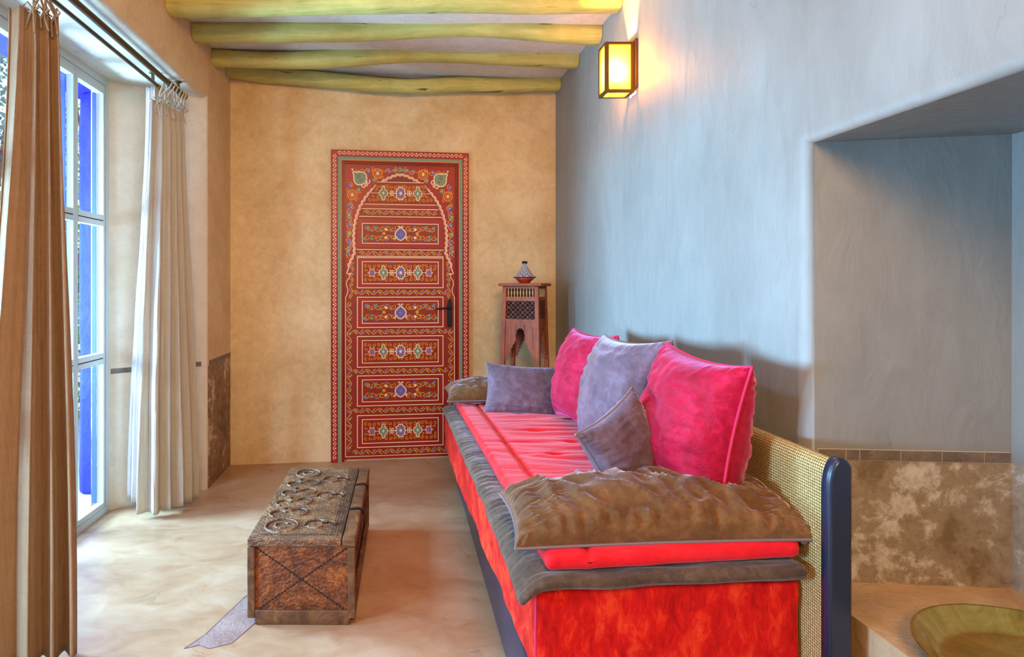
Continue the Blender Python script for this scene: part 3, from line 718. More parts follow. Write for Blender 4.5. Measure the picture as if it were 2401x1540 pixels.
# spandrel ornaments
for s_ in (-1, 1):
    shp = []                      # onion shaped leaf pointing to the outer top corner
    for (a_, w_) in ((0, .0), (.12, .030), (.28, .047), (.45, .050), (.6, .042), (.74, .026), (.86, .012), (1.0, .004)): shp.append((a_, w_))
    an = R(42); L_ = .118; bx_, bz_ = .252, 1.975
    outl = [(t_*L_, w_) for t_, w_ in shp]+[(t_*L_, -w_) for t_, w_ in shp[::-1][:-1]]
    outl = [(s_*(bx_+x_*math.cos(an)-y_*math.sin(an)), bz_+x_*math.sin(an)+y_*math.cos(an)) for x_, y_ in outl]
    O.poly(outl, 'green', 2); O.ribbon(outl, .007, 'cream', 3, True)
    O.spiral(s_*(bx_+.045), bz_+.045, .016, .9, 1, .003, 'deep', 4); O.spiral(s_*(bx_+.030), bz_+.022, .012, .9, 3, .003, 'deep', 4)
    O.ribbon([(s_*.338, 2.065), (s_*.350, 2.075)], .008, 'cream', 3)
    O.spiral(s_*.236, 1.985, .018, .9, 1, .006, 'cream', 3, s_); O.spiral(s_*.262, 1.955, .018, .9, 2, .006, 'cream', 3, -s_)
    for k in range(4): O.blob(s_*.243+.007*math.cos(k*PI/2), 1.962+.007*math.sin(k*PI/2), .005, .005, 'cream', 4, n=8)
    for (u, v, rr) in ((.165, 2.045, .033), (.345, 1.89, .033)):
        O.ring(s_*u, v, rr, rr, .0055, 'orange', 2); O.ring(s_*u, v, rr*.6, rr*.6, .004, 'orange', 2); O.blob(s_*u, v, .011, .011, 'cream', 3, 5, .25, 20)
        O.spiral(s_*(u-.03), v-.035, .016, 1, 0, .004, 'orange', 2); O.spiral(s_*(u+.025), v+.03, .016, 1, 2, .004, 'orange', 2)
    for (u, v, m_) in ((.085, 2.062, 'blue'), (.232, 2.058, 'blue'), (.36, 1.955, 'blue'), (.355, 1.80, 'blue'), (.372, 1.74, 'green'), (.362, 1.68, 'blue'), (.372, 1.61, 'green'), (.362, 1.54, 'blue'), (.377, 1.49, 'green'), (.19, 2.0, 'green'), (.30, 1.925, 'green'), (.04, 2.07, 'green')):
        O.blob(s_*u, v, .014, .015, m_, 3, 3, .22, 18, u*50); O.blob(s_*u+.004, v+.003, .004, .004, 'cream', 4, n=8)
        O.spiral(s_*u, v, .024, .8, u*40, .004, 'orange', 2, s_)
    O.vine((s_*.362, 1.85), (s_*.372, 1.44), .016, .10, 1)
    O.ribbon([(s_*(.05+.27*k/30), 2.078-.02*abs(math.sin(k*.62))) for k in range(31)], .004, 'orange', 2)
O.blob(0, 2.075, .016, .018, 'green', 3, 3, .25, 18)
# vine bands
for v in (.062, .356, .635, .916, 1.197): O.vine((-.345, v), (.345, v), .0145, .085, 2)
O.vine((-.30, 1.4775), (.30, 1.4775), .013, .085, 2); O.vine((-.265, 1.768), (.265, 1.768), .013, .085, 2)
for v in (1.455, 1.502, 1.738, 1.793): 
    hw = .315 if v < 1.6 else (.30 if v < 1.75 else .275)
    O.ribbon([(-hw, v), (hw, v)], .0045, 'cream', 3)
O.poly([(-.27, 1.80), (.27, 1.80), (.262, 1.822), (-.262, 1.822)], 'red', 2)
O.ribbon([(-.258, 1.826), (.258, 1.826)], .0045, 'cream', 3)
O.poly([(-.18, 1.988), (.18, 1.988), (.12, 2.012), (.05, 2.026), (-.05, 2.026), (-.12, 2.012)], 'deep', 2); O.ribbon([(-.17, 1.985), (.17, 1.985)], .0045, 'cream', 3)
for s_ in (-1, 1):
    O.vine((s_*.366, .07), (s_*.366, 1.13 if s_ < 0 else .93), .015, .10, 2); O.vine((s_*.355, 1.15), (s_*.345, 1.42), .011, .08, 2)
b.build('door_leaf', DM, door)

def panelA(O, c, hw, hh, clip=None):
    ok = (lambda u, v: True) if clip is None else clip
    rnd = random.Random(5)
    for i in range(18):
        for j in (-1, 1):
            u = -hw+.015+(2*hw-.03)*i/17; v = c+j*hh*.66
            if ok(u, v): O.spiral(u, v, .013, 1.0, i*1.3+j, .0034, 'orange', 2, j)
            if ok(u, c+j*hh*.3): O.spiral(u, c+j*hh*.3, .012, .8, i*2.1, .0034, 'orange', 2, -j)
    O.ribbon([(-hw*.9, c), (hw*.9, c)], .0035, 'cream', 3)
    O.blob(0, c, .024, .034, 'blue', 4); O.ring(0, c, .033, .044, .006, 'cream', 5, 10, .12); O.blob(0, c, .010, .012, 'cream', 5, 6, .4)
    for s_ in (-1, 1):
        O.blob(s_*.124, c, .020, .034, 'green', 4, 4, .25); O.ring(s_*.124, c, .026, .042, .005, 'cream', 5, 4, .22)
        O.blob(s_*.124, c, .006, .010, 'cream', 5)
        for k in range(4): O.ring(s_*.063+.009*math.cos(k*PI/2+.78), c+.012*math.sin(k*PI/2+.78), .007, .008, .004, 'cream', 5, n=10)
        if ok(s_*.215, c):
            O.blob(s_*.205, c, .013, .018, 'blue', 4, 4, .3); O.ring(s_*.205, c, .021, .026, .0045, 'pink', 5, 6, .2)
def panelB(O, c, hw, hh):
    for s_ in (-1, 1):
        for i in range(6):
            u = s_*(.055+.036*i)
            for j in (-1, 1):
                O.spiral(u, c+j*hh*.5, .021, 1.1, i*1.7+j, .0038, 'orange', 2, s_*j)
                O.blob(u+.012*s_, c+j*hh*(.75 if i % 2 else .3), .010, .007, 'green' if (i+j) % 2 else 'blue', 3, 3, .25, 14, i)
        for j in (-1, 1): O.blob(s_*.105, c+j*hh*.45, .010, .010, 'cream', 4, 5, .25); 
        O.blob(s_*.120, c, .012, .012, 'orange', 3, 6, .3)
        for i in range(4): O.blob(s_*(.18+.028*i), c+(.5-(i % 2))*hh*1.2, .012, .009, 'green', 3, 3, .3, 14, i)
    sh = [(.036*s*(1 if 0 else 1), t) for s, t in ()]
    pts = []
    for k in range(25):
        t = k/24*2*PI; x_ = .040*math.sin(t)*(1-.25*math.cos(t)**2); y_ = -.046*math.cos(t); 
        if y_ > 0: x_ *= (1-(y_/.046)**2*.45)
        pts.append((x_, c+y_-.002))
    O.poly(pts[:-1], 'blue', 4); O.ribbon(pts[:-1], .006, 'cream', 5, True)
    O.ring(0, c-.004, .020, .022, .003, 'deep', 5, 4, .3); O.spiral(.010, c+hh*.72, .009, .8, 0, .005, 'cream', 5); O.spiral(-.010, c+hh*.72, .009, .8, PI, .005, 'cream', 5, -1)
    for s_ in (-1, 1): O.spiral(s_*.045, c-hh*.5, .010, .9, 1, .005, 'cream', 5, s_)
rows = [(.092, .325, 'A'), (.387, .607, 'B'), (.663, .887, 'A'), (.945, 1.166, 'B'), (1.227, 1.448, 'A'), (1.515, 1.72, 'B')]
for v0, v1, k in rows:
    b = MB(); c = (v0+v1)/2; H = v1-v0
    b.prism([(-.312, v0), (.312, v0), (.312, v1), (-.312, v1)], yl-.0042, yl-.0005, 0, 'y')
    O = Orn(b, yl-.0042, DI)
    if v0 < 1.5: O.rect(-.309, .309, v0+.003, v1-.003, .006, 'cream', 2)
    hw, hh = .274, H/2-.032
    O.poly([(-hw, c-hh), (hw, c-hh), (hw, c+hh), (-hw, c+hh)], 'ground', 1)
    O.rect(-hw, hw, c-hh, c+hh, .0055, 'cream', 3)
    (panelA if k == 'A' else panelB)(O, c, hw-.01, hh-.006)
    b.build('panel', DM, door)
b = MB(); v0, v1 = 1.829, 1.982
b.prism([(-.262, v0), (.262, v0), (.235, 1.88), (.20, 1.925), (.165, v1), (-.165, v1), (-.20, 1.925), (-.235, 1.88)], yl-.0042, yl-.0005, 2, 'y')
O = Orn(b, yl-.0042, DI)
panelA(O, (v0+v1)/2, .235, .07, lambda u, v: abs(u) < .16+(1.982-v)*.5 and abs(u) < .24)
b.build('panel', DM, door)
# iron lock plate and lever
b = MB(); b.prism([(.338, .955), (.345, .945), (.368, .945), (.375, .955), (.375, 1.10), (.370, 1.135), (.362, 1.15), (.350, 1.145), (.342, 1.12), (.338, 1.09)], yl-.012, yl-.004, 0, 'y')
b.lathe([(.0, 0), (.004, 0)], 8)
b = MB(); b.prism([(.338, .955), (.345, .945), (.368, .945), (.375, .955), (.375, 1.10), (.370, 1.135), (.362, 1.15), (.350, 1.145), (.342, 1.12), (.338, 1.09)], yl-.012, yl-.004, 0, 'y')
for z in (.962, 1.125): b.rbox((.356, yl-.013, z), (.009, .005, .009), .002)
b.box(.354, .359, yl-.0125, yl-.0118, .99, 1.01)
b.build('lock_plate', M['iron'], door, fixn=True)
b = MB(); b.tube([(.356, yl-.008, 1.085), (.356, yl-.045, 1.085), (.345, yl-.052, 1.085), (.30, yl-.054, 1.084), (.262, yl-.054, 1.080), (.250, yl-.054, 1.076)], .006, 8)
b.lathe([(0, 0), (.012, .0), (.012, .01), (0, .01)], 10, (.356, yl-.03, 1.08))
b.build('door_handle', M['iron'], door)

# ------------------------------------------------------------------ sofa (daybed)
sofa = thing('sofa', 'long red velvet daybed with dark blue frame and woven gold backrest along the right wall', 'sofa', (.7, 2.5, 0))
def spart(b, name, m, parent=None, **k):
    b.v = [(x-.7, y-2.5, z) for x, y, z in b.v]
    o = b.build(name, m, sofa if parent is None else parent, **k); return o
b = MB(); b.rbox((.685, 2.54, .125), (.68, 2.14, .21), .012, (1, 6, 1)); b.box(.36, 1.01, 1.50, 3.6, .004, .03)
spart(b, 'base_frame', M['wax_blue'])
def xfront(y): return .345-(y-1.53)*.037
def mat_disp(v):
    # v local about centre (0.7,2.6,.35); remap x so that the front edge follows the skew
    y = v.y+2.58; t = (v.x+.36)/.72
    x = xfront(y)+(1.042-xfront(y))*t
    bulge = .010*nse(x, y, v.z, 4)+.006*nse(x*2, y*2, v.z*6, 6)
    return Vector((x-.7+(-bulge if t < .3 else 0), v.y+(-abs(bulge) if v.y < -.9 else 0), v.z+.008*nse(x, y, 3, 3)))
b = MB(); b.rbox((.7, 2.58, .359), (.72, 2.10, .260), .022, (26, 60, 10), disp=mat_disp)
mt = spart(b, 'mattress', M['velvet_red'])
b = MB()
pts = [(.352, 1.534, .24+.24*k/10) for k in range(11)]; b.tube(pts, .0035, 6)
b.v = [(x-.7, y-2.5, z) for x, y, z in b.v]; b.build('piping', M['piping_pink'], mt)
# backrest: rounded woven panel
def backprofile(n=14):
    x0, x1, zt = 1.046, 1.094, .820; r = (x1-x0)/2; cx = (x0+x1)/2
    P = [(x0, .22+(zt-r*1.6-.22)*k/12) for k in range(13)]
    P += [(cx-r*math.cos(PI*k/n), zt-r*1.6+r*1.6*math.sin(PI*k/n)) for k in range(1, n)]
    P += [(x1, .22+(zt-r*1.6-.22)*(12-k)/12) for k in range(13)]
    return P
P = backprofile(); b = MB(); ys = [1.455+(3.58-1.455)*k/60 for k in range(61)]
acc = [0]
for a, c in zip(P, P[1:]): acc.append(acc[-1]+math.hypot(a[0]-c[0], a[1]-c[1]))
vs = [(x, y, z) for y in ys for x, z in P]; n = len(P)
b.add(vs, [(j*n+i, (j+1)*n+i, (j+1)*n+i+1, j*n+i+1) for j in range(60) for i in range(n-1)], 0, True)
b.uv = [(acc[i]/.0075, y/.0075) for y in ys for i in range(n)]
spart(b, 'backrest_panel', M['weave'])
b = MB(); b.box(1.048, 1.092, 1.456, 3.58, .02, .235); spart(b, 'back_rail', M['wax_blue'])
def post(y0, y1):
    b = MB(); x0, x1, zt = 1.039, 1.098, .828
    pr = [(x0, 0), (x0, zt-.075)]+[(x0+.030-.030*math.cos(R(a)), zt-.075+.075*math.sin(R(a))) for a in range(15, 91, 15)]+[(x1-.026+.026*math.sin(R(a)), zt-.026+.026*math.cos(R(a))) for a in range(0, 91, 15)]+[(x1, 0)]
    n = len(pr); ins = .008
    cx = (x0+x1)/2
    def ring(y, k):
        return [(cx+(x-cx)*(1-k*2*ins/(x1-x0)), y, z-(k*ins if z > .7 else 0)) for x, z in pr]
    rings = [ring(y0, 1), ring(y0+.003, .3), ring(y0+.010, 0), ring(y1-.004, 0), ring(y1, .6)]
    vs = [v for r_ in rings for v in r_]
    fs = [(j*n+i, (j+1)*n+i, (j+1)*n+(i+1) % n, j*n+(i+1) % n) for j in range(4) for i in range(n)]
    b.add(vs, fs, 0, True); b.add(rings[0], [tuple(range(n))], 0); b.add(rings[-1], [tuple(range(n))[::-1]], 0)
    spart(b, 'end_post', M['wax_blue'], fixn=True)
post(1.426, 1.456); post(3.575, 3.61)

# brown blanket and red quilt spread on the mattress
def spread(name, mt_, y0, y1, xf0, xf1, x1, ztop, thick, seg, extra, r):
    cx, cy = .7, (y0+y1)/2; L = y1-y0; W = .72
    def disp(v):
        y = v.y+cy; t = (v.x+W/2)/W; s = (y-y0)/L
        xf = xf0+(xf1-xf0)*s; x = xf+(x1-xf)*t
        dx, dy, dz = extra(x, y, v.z, t, s)
        return Vector((x-cx+dx, v.y+dy, v.z+dz))
    b = MB(); b.rbox((cx, cy, ztop-thick/2), (W, L, thick), r, seg, disp=disp, rs=3)
    return b
def ex_brown(x, y, z, t, s):
    rib = -.013*abs(nse(x*3, y*30, 4))**.8-.010*abs(nse(x*5+3, y*55, 9))**.8+.004*nse(x*2, y*9, 1)+.006
    e = smoothstep(.22, .0, t)+smoothstep(.06, .0, s)*.6
    droop = -.026*smoothstep(.10, 0, t)**1.5*smoothstep(.35, 0, s)-.012*smoothstep(.06, 0, t)-.016*smoothstep(.12, 0, s)*(1-t)
    droop += .020*smoothstep(.15, 0, s)*t
    return (.006*nse(y*9, 1, 0)*smoothstep(.1, 0, t), .008*nse(x*7, 5, 0)*smoothstep(.03, 0, s)+ (-.0), rib*min(1, e)+droop+.003*nse(x, y, z, 9))
b = spread('blanket', None, 1.470, 3.58, .298, .252, 1.026, .524, .034, (30, 300, 2), ex_brown, .016)
bl = tag(b.build('blanket', M['velvet_taupe']), 'brown velvet blanket with ruffled edge spread under the red quilt on the daybed', 'blanket')
def ex_red(x, y, z, t, s):
    top = 1 if z > 0 else .15
    seam = -.013*math.exp(-((x-(.475-(y-1.6)*.028))/.007)**2)
    cre = 0
    q = (y*1.0+.05*nse(x*3, y*1.5, 2))
    cre -= .007*max(0, nse(x*1.6, q*15, 0))**.7*smoothstep(.12, .3, t)
    cre -= .007*max(0, nse(x*3.5, q*24, 7))**.8
    for (tx, ty) in TUFTS:
        d2 = ((x-tx)/.05)**2+((y-ty)/.035)**2; cre -= .016*math.exp(-d2*3)
        cre -= .006*math.exp(-((y-ty)/.010)**2)*math.exp(-((x-tx)/.16)**2)
    droop = -.012*smoothstep(.2, 0, s)*(1-t)+.024*smoothstep(.2, 0, s)*t
    cre *= smoothstep(0, .10, s)
    return (.004*nse(y*12, 3, 0)*smoothstep(.08, 0, t), .006*nse(x*9, 2, 1)*smoothstep(.03, 0, s), (seam+cre)*top+droop)
TUFTS = [(.62, 3.10), (.62, 2.72), (.62, 2.35), (.86, 2.95), (.86, 2.55), (.86, 2.15), (.62, 1.98), (.74, 2.53)]
b = spread('quilt', None, 1.492, 3.50, .370, .318, 1.02, .580, .052, (60, 190, 2), ex_red, .022)
tag(b.build('quilt', M['velvet_quilt']), 'bright red tufted quilt lying on the daybed over the brown blanket', 'quilt')

# ------------------------------------------------------------------ pillows
def pillow(name, label, cat, group, m, pm, w, h, t, c, wdir, hdir, seed, pinch=.10, wr=.010, p=.38, bend=0, n=56, pipe=.0045, gather=.006, top=1.0, bot=1.0, wf=(1.1, 3.4, 1.7), wpw=1.0):
    W = Vector(wdir).normalized(); Hh = Vector(hdir); Hh = (Hh-W*Hh.dot(W)).normalized(); Nn = W.cross(Hh)
    def pos(u, v, side):
        x = w/2*u*(1-pinch*(1-v*v)*abs(u)**2); y = h/2*v*(1-pinch*(1-u*u)*abs(v)**2)
        k = max(0, (1-u**2)*(1-v**2))
        z = side*t/2*(top if side > 0 else bot)*k**p*(1+.10*nse(u*1.2, v*1.2, seed*7+side))
        ed = max(abs(u), abs(v)); border = smoothstep(.55, .92, ed)*(1-smoothstep(.965, 1, ed))
        ang = v*18 if abs(u) > abs(v) else u*18
        z += side*gather*border*nse(ang, seed, side*3)
        if k > 0:
            kk = min(1, k*3)
            q = nse(u*wf[0]+v*.8+seed, v*wf[1], side*2+seed, wf[2])
            if wpw != 1.0: q = max(-1, min(1, abs(q)**wpw*1.3))
            z += side*wr*kk*(-abs(q)*1.7+.45)+side*wr*.5*kk*(nse(u*6, v*3+u*2, seed+side))
        z += bend*(u*u)*.5
        return W*x+Hh*y+Nn*z
    b = MB(); vs = []; idx = {}
    def V(i, j, side):
        u = math.sin(PI/2*(2*i/n-1)); v = math.sin(PI/2*(2*j/n-1))
        key = (i, j, 0 if i in (0, n) or j in (0, n) else side)
        if key not in idx: idx[key] = len(vs); vs.append(pos(u, v, side if key[2] else 0))
        return idx[key]
    fs = []
    for side in (1, -1):
        for i in range(n):
            for j in range(n):
                f = (V(i, j, side), V(i+1, j, side), V(i+1, j+1, side), V(i, j+1, side)); fs.append(f if side > 0 else f[::-1])
    b.add(vs, fs, 0, True)
    o = b.build(name, m); o.location = c; tag(o, label, cat, group)
    ring = [(math.sin(PI/2*(2*i/n-1)), -1) for i in range(n)]+[(1, math.sin(PI/2*(2*j/n-1))) for j in range(n)]+[(math.sin(PI/2*(1-2*i/n)), 1) for i in range(n)]+[(-1, math.sin(PI/2*(1-2*j/n))) for j in range(n)]
    b = MB(); b.tube([pos(u, v, 0) for u, v in ring], pipe, 6, closed=True)
    b.build('piping', pm, o)
    return o
G1 = 'large cushions leaning on the backrest'; G2 = 'small cushions on the daybed'; G3 = 'bolster pillows at the two ends of the daybed'
pillow('bolster', 'long brown velvet bolster at the near end of the daybed', 'bolster', G3, M['velvet_brown'], M['piping_grey'], .77, .29, .20,
       (.684, 1.650, .606), (1, -.03, .045), (-.05, 1, .14), 1, .05, .016, .36, bend=.0, gather=.022, n=110, top=1.12, bot=.35, wf=(4.2, 1.3, 1.5), wpw=.8)
pillow('bolster', 'brown velvet bolster at the far end of the daybed by the door', 'bolster', G3, M['velvet_brown'], M['piping_grey'], .76, .29, .190,
       (.640, 3.395, .625), (1, -.02, .02), (0, 1, .10), 2, .05, .014, .38, gather=.014, top=1.1, bot=.4, wf=(4.0, 1.3, 1.5), wpw=.8)
pillow('cushion', 'large magenta red velvet cushion, furthest along the backrest', 'cushion', G1, M['velvet_magenta'], M['piping_pink'], .46, .44, .24,
       (.860, 2.75, .815), (.12, -1, 0), (.22, 0, 1), 3, .10, .012, .42, gather=.014)
pillow('cushion', 'large taupe grey velvet cushion between the two magenta ones', 'cushion', G1, M['velvet_grey'], M['piping_grey'], .50, .47, .26,
       (.845, 2.235, .820), (.12, -1, .04), (.22, 0, 1), 4, .11, .012, .42, gather=.010)
pillow('cushion', 'large magenta red velvet cushion nearest the camera', 'cushion', G1, M['velvet_magenta'], M['piping_pink'], .42, .46, .25,
       (.885, 1.80, .815), (.10, -1, -.06), (.17, .0, 1), 5, .10, .014, .42, gather=.014)
pillow('cushion', 'small grey velvet cushion propped against the far bolster', 'cushion', G2, M['velvet_grey'], M['piping_grey'], .41, .27, .12,
       (.655, 3.13, .690), (1, -.12, -.05), (.08, .38, 1), 6, .09, .005, .42, gather=.006)
pillow('cushion', 'small grey velvet cushion tilted against the nearest magenta cushion', 'cushion', G2, M['velvet_grey'], M['piping_grey'], .28, .27, .14,
       (.690, 1.805, .745), (.80, .48, .42), (-.30, .12, 1), 7, .12, .008, .42, gather=.010)

# ------------------------------------------------------------------ wooden chest
chest = thing('wooden_chest', 'low carved dark wooden chest standing on the floor in front of the daybed', 'chest', (-.364, 2.58, 0), R(-.4))
hx, y0, y1 = .199, -.42, .42
b = MB()
b.box(-hx+.022, hx-.022, y0+.012, y1-.012, .03, .288)
for y, s_ in ((y0+.012, -1), (y1-.012, 1)):   # end panel grooves: an X of chiselled notches
    for k in range(30):
        t = (k+.5)/30
        for q in (0, 1):
            x = -hx+.03+(2*hx-.06)*t; z = (.045+.235*t) if q else (.28-.235*t)
            a = math.atan2(.235*(1 if q else -1), 2*hx-.06)
            pts = [(x+dx*math.cos(a)-dz*math.sin(a), z+dx*math.sin(a)+dz*math.cos(a)) for dx, dz in ((-.008, 0), (0, .0045), (.008, 0), (0, -.0045))]
            yy = y+s_*.0006
            b.add([(px, yy, pz) for px, pz in pts], [(0, 1, 2, 3)], 1)
for s_ in (-1, 1):
    for k in range(5):                       # lozenge carvings along the sides
        yc = y0+.09+.16*k
        for r_ in (.065, .045, .025):
            pp = [(yc-r_, .16), (yc, .16+r_*1.6), (yc+r_, .16), (yc, .16-r_*1.6)]
            for i in range(4):
                p, q = Vector(pp[i]), Vector(pp[(i+1) % 4]); d = (q-p).normalized(); n_ = Vector((-d.y, d.x))*.003
                xx = s_*(hx-.022+.0008)
                b.add([(xx, *(p-n_)), (xx, *(q-n_)), (xx, *(q+n_)), (xx, *(p+n_))], [(0, 1, 2, 3)], 1)
b.build('body', [M['chest'], M['chest_dark']], chest, fixn=False)
for sx in (-1, 1):
    for sy in (-1, 1):
        b = MB(); b.rbox((sx*(hx-.014), sy*(.42-.014), .155), (.028, .028, .262), .004, (1, 1, 8), disp=lambda v: v+Vector((.0015*nse(v.z*20, v.x*9, 1), .0015*nse(v.z*20, 3, 1), 0)))
        b.build('corner_post', M['chest_plain'], chest)
for sy in (-1, 1):
    b = MB(); b.rbox((.004, sy*(.42-.009), .027), (2*hx-.048, .018, .052), .004, (8, 1, 2), disp=lambda v: v+Vector((0, 0, .003*nse(v.x*9, 2, 1)*(1 if v.z > 0 else 0))))
    b.build('foot_board', M['chest_plain'], chest)
b = MB()
for sx in (-1, 1): b.rbox((sx*(hx-.010), 0, .04), (.016, .78, .05), .004, (1, 8, 1))
b.build('side_board', M['chest_plain'], chest)
# lid
b = MB()
zt = .319
b.rbox((-.025, 0, .304), (2*hx-.052, .848, .028), .004, (10, 20, 1), disp=lambda v: v+Vector((0, 0, .0015*nse(v.x*8, v.y*8, 0))))
b.build
def arc(cx, cy, r, a0, a1, w, ex=1.0):
    n = 28; h = .0045
    P = [(cx+r*math.cos(a0+(a1-a0)*k/n)*1.0, cy+r*ex*math.sin(a0+(a1-a0)*k/n), zt) for k in range(n+1)]
    vs = []
    for i, p in enumerate(P):
        t = Vector(P[min(i+1, n)])-Vector(P[max(i-1, 0)]); t.normalize(); q = Vector((-t.y, t.x, 0))
        for off, dz in ((-w/2, -.002), (-w/4, h), (w/4, h), (w/2, -.002)): vs.append(Vector(p)+q*off+Vector((0, 0, dz)))
    b.add(vs, [(i*4+k, i*4+k+1, (i+1)*4+k+1, (i+1)*4+k) for i in range(n) for k in range(3)], 0, True)
    q = [Vector(p) for p in P]
    vs = []
    for i, p in enumerate(q):
        t = q[min(i+1, n)]-q[max(i-1, 0)]; t.normalize(); s_ = Vector((-t.y, t.x, 0))
        vs += [p+s_*(w/2)+Vector((0, 0, .0004)), p+s_*(w/2+.004)+Vector((0, 0, .0004))]
    b.add(vs, [(i*2, i*2+1, i*2+3, i*2+2) for i in range(n)], 1)
arc(-.095, -.305, .062, 0, 2*PI, .010); arc(-.095, -.305, .026, .5, 5.6, .009)
arc(-.095, .325, .058, 0, 2*PI, .010); arc(-.095, .325, .024, 0, 5, .008)
for k, y in enumerate((-.19, -.07, .05, .17)):
    arc(-.135, y, .032, .3, 4.4, .009); arc(-.055, y+.02, .036, -1.8, 2.4, .009); arc(-.10, y+.05, .02, 2, 6, .008)
for k, y in enumerate((-.29, .02, .24)):
    arc(.035, y, .042, .2, 3.4, .009); arc(.035, y-.01, .030, 3.4, 6.1, .008); arc(.085, y, .026, -.5, 2.9, .008)
for k in range(24):   # rows of small chip cuts
    for (xx, yy) in ((-.15+.0115*k, -.388), ):
        b.add([(xx-.004, yy, zt+.002), (xx, yy-.006, zt+.002), (xx+.004, yy, zt+.002), (xx, yy+.006, zt+.002)], [(0, 1, 2, 3)], 1)
for k in range(60):
    for xx in (.118, .140):
        yy = -.37+.0127*k
        b.add([(xx-.002, yy-.004, zt+.002), (xx+.003, yy-.002, zt+.002), (xx+.002, yy+.004, zt+.002), (xx-.003, yy+.002, zt+.002)], [(0, 1, 2, 3)], 1)
for xx in (.107, .129, .147): b.box(xx-.0012, xx+.0012, -.40, .40, zt+.0015, zt+.0022, 1)
b.build('lid', [M['chest_lid'], M['chest_dark']], chest)
b = MB()
for a, c in ((-.424, -.135), (-.120, .165), (.180, .424)):
    b.rbox((.176, (a+c)/2, .303), (.050, c-a, .030), .006, (2, 10, 1), disp=lambda v: v+Vector((.003*nse(v.y*9, 4, 0), 0, .001*nse(v.y*9, v.x*9, 0))))
b.build('lid_rail', M['chest_plain'], chest)
for y in (-.128, .172):
    b = MB(); b.tube([(.15, y, .316), (.185, y, .322), (.205, y, .312), (.205, y, .296)], .004, 6)
    b.build('hinge', M['iron'], chest)

# ------------------------------------------------------------------ carved stand
SH = 1.262
stand = thing('pedestal_stand', 'tall carved cedar stand with lattice and arched legs in the far right corner', 'stand', (.835, 3.955, 0), R(-27))
hs = .118
def taper(b):
    b.v = [(x*(1+.28*(1-z/SH)), y*(1+.28*(1-z/SH)), z) for x, y, z in b.v]; return b
b = MB(); b.rbox((0, 0, SH-.010), (2*hs+.05, 2*hs+.05, .020), .006, (1, 1, 1)); b.build('table_top', M['stand'], stand)
for sx in (-1, 1):
    for sy in (-1, 1):
        b = MB(); b.rbox((sx*(hs-.013), sy*(hs-.013), (SH-.02)/2), (.026, .026, SH-.02), .003, (1, 1, 10)); taper(b).build('leg', M['stand'], stand)
def rot4(v, k):
    x, y, z = v
    for _ in range(k): x, y = -y, x
    return (x, y, z)
iw = hs-.026
b = MB(); b.box(-iw+.004, iw-.004, -iw+.004, iw-.004, 1.01, 1.235); taper(b).build('shade_filler', M['stand_shade'], stand)  # added dark box, stands in for shade behind spindles and lattice
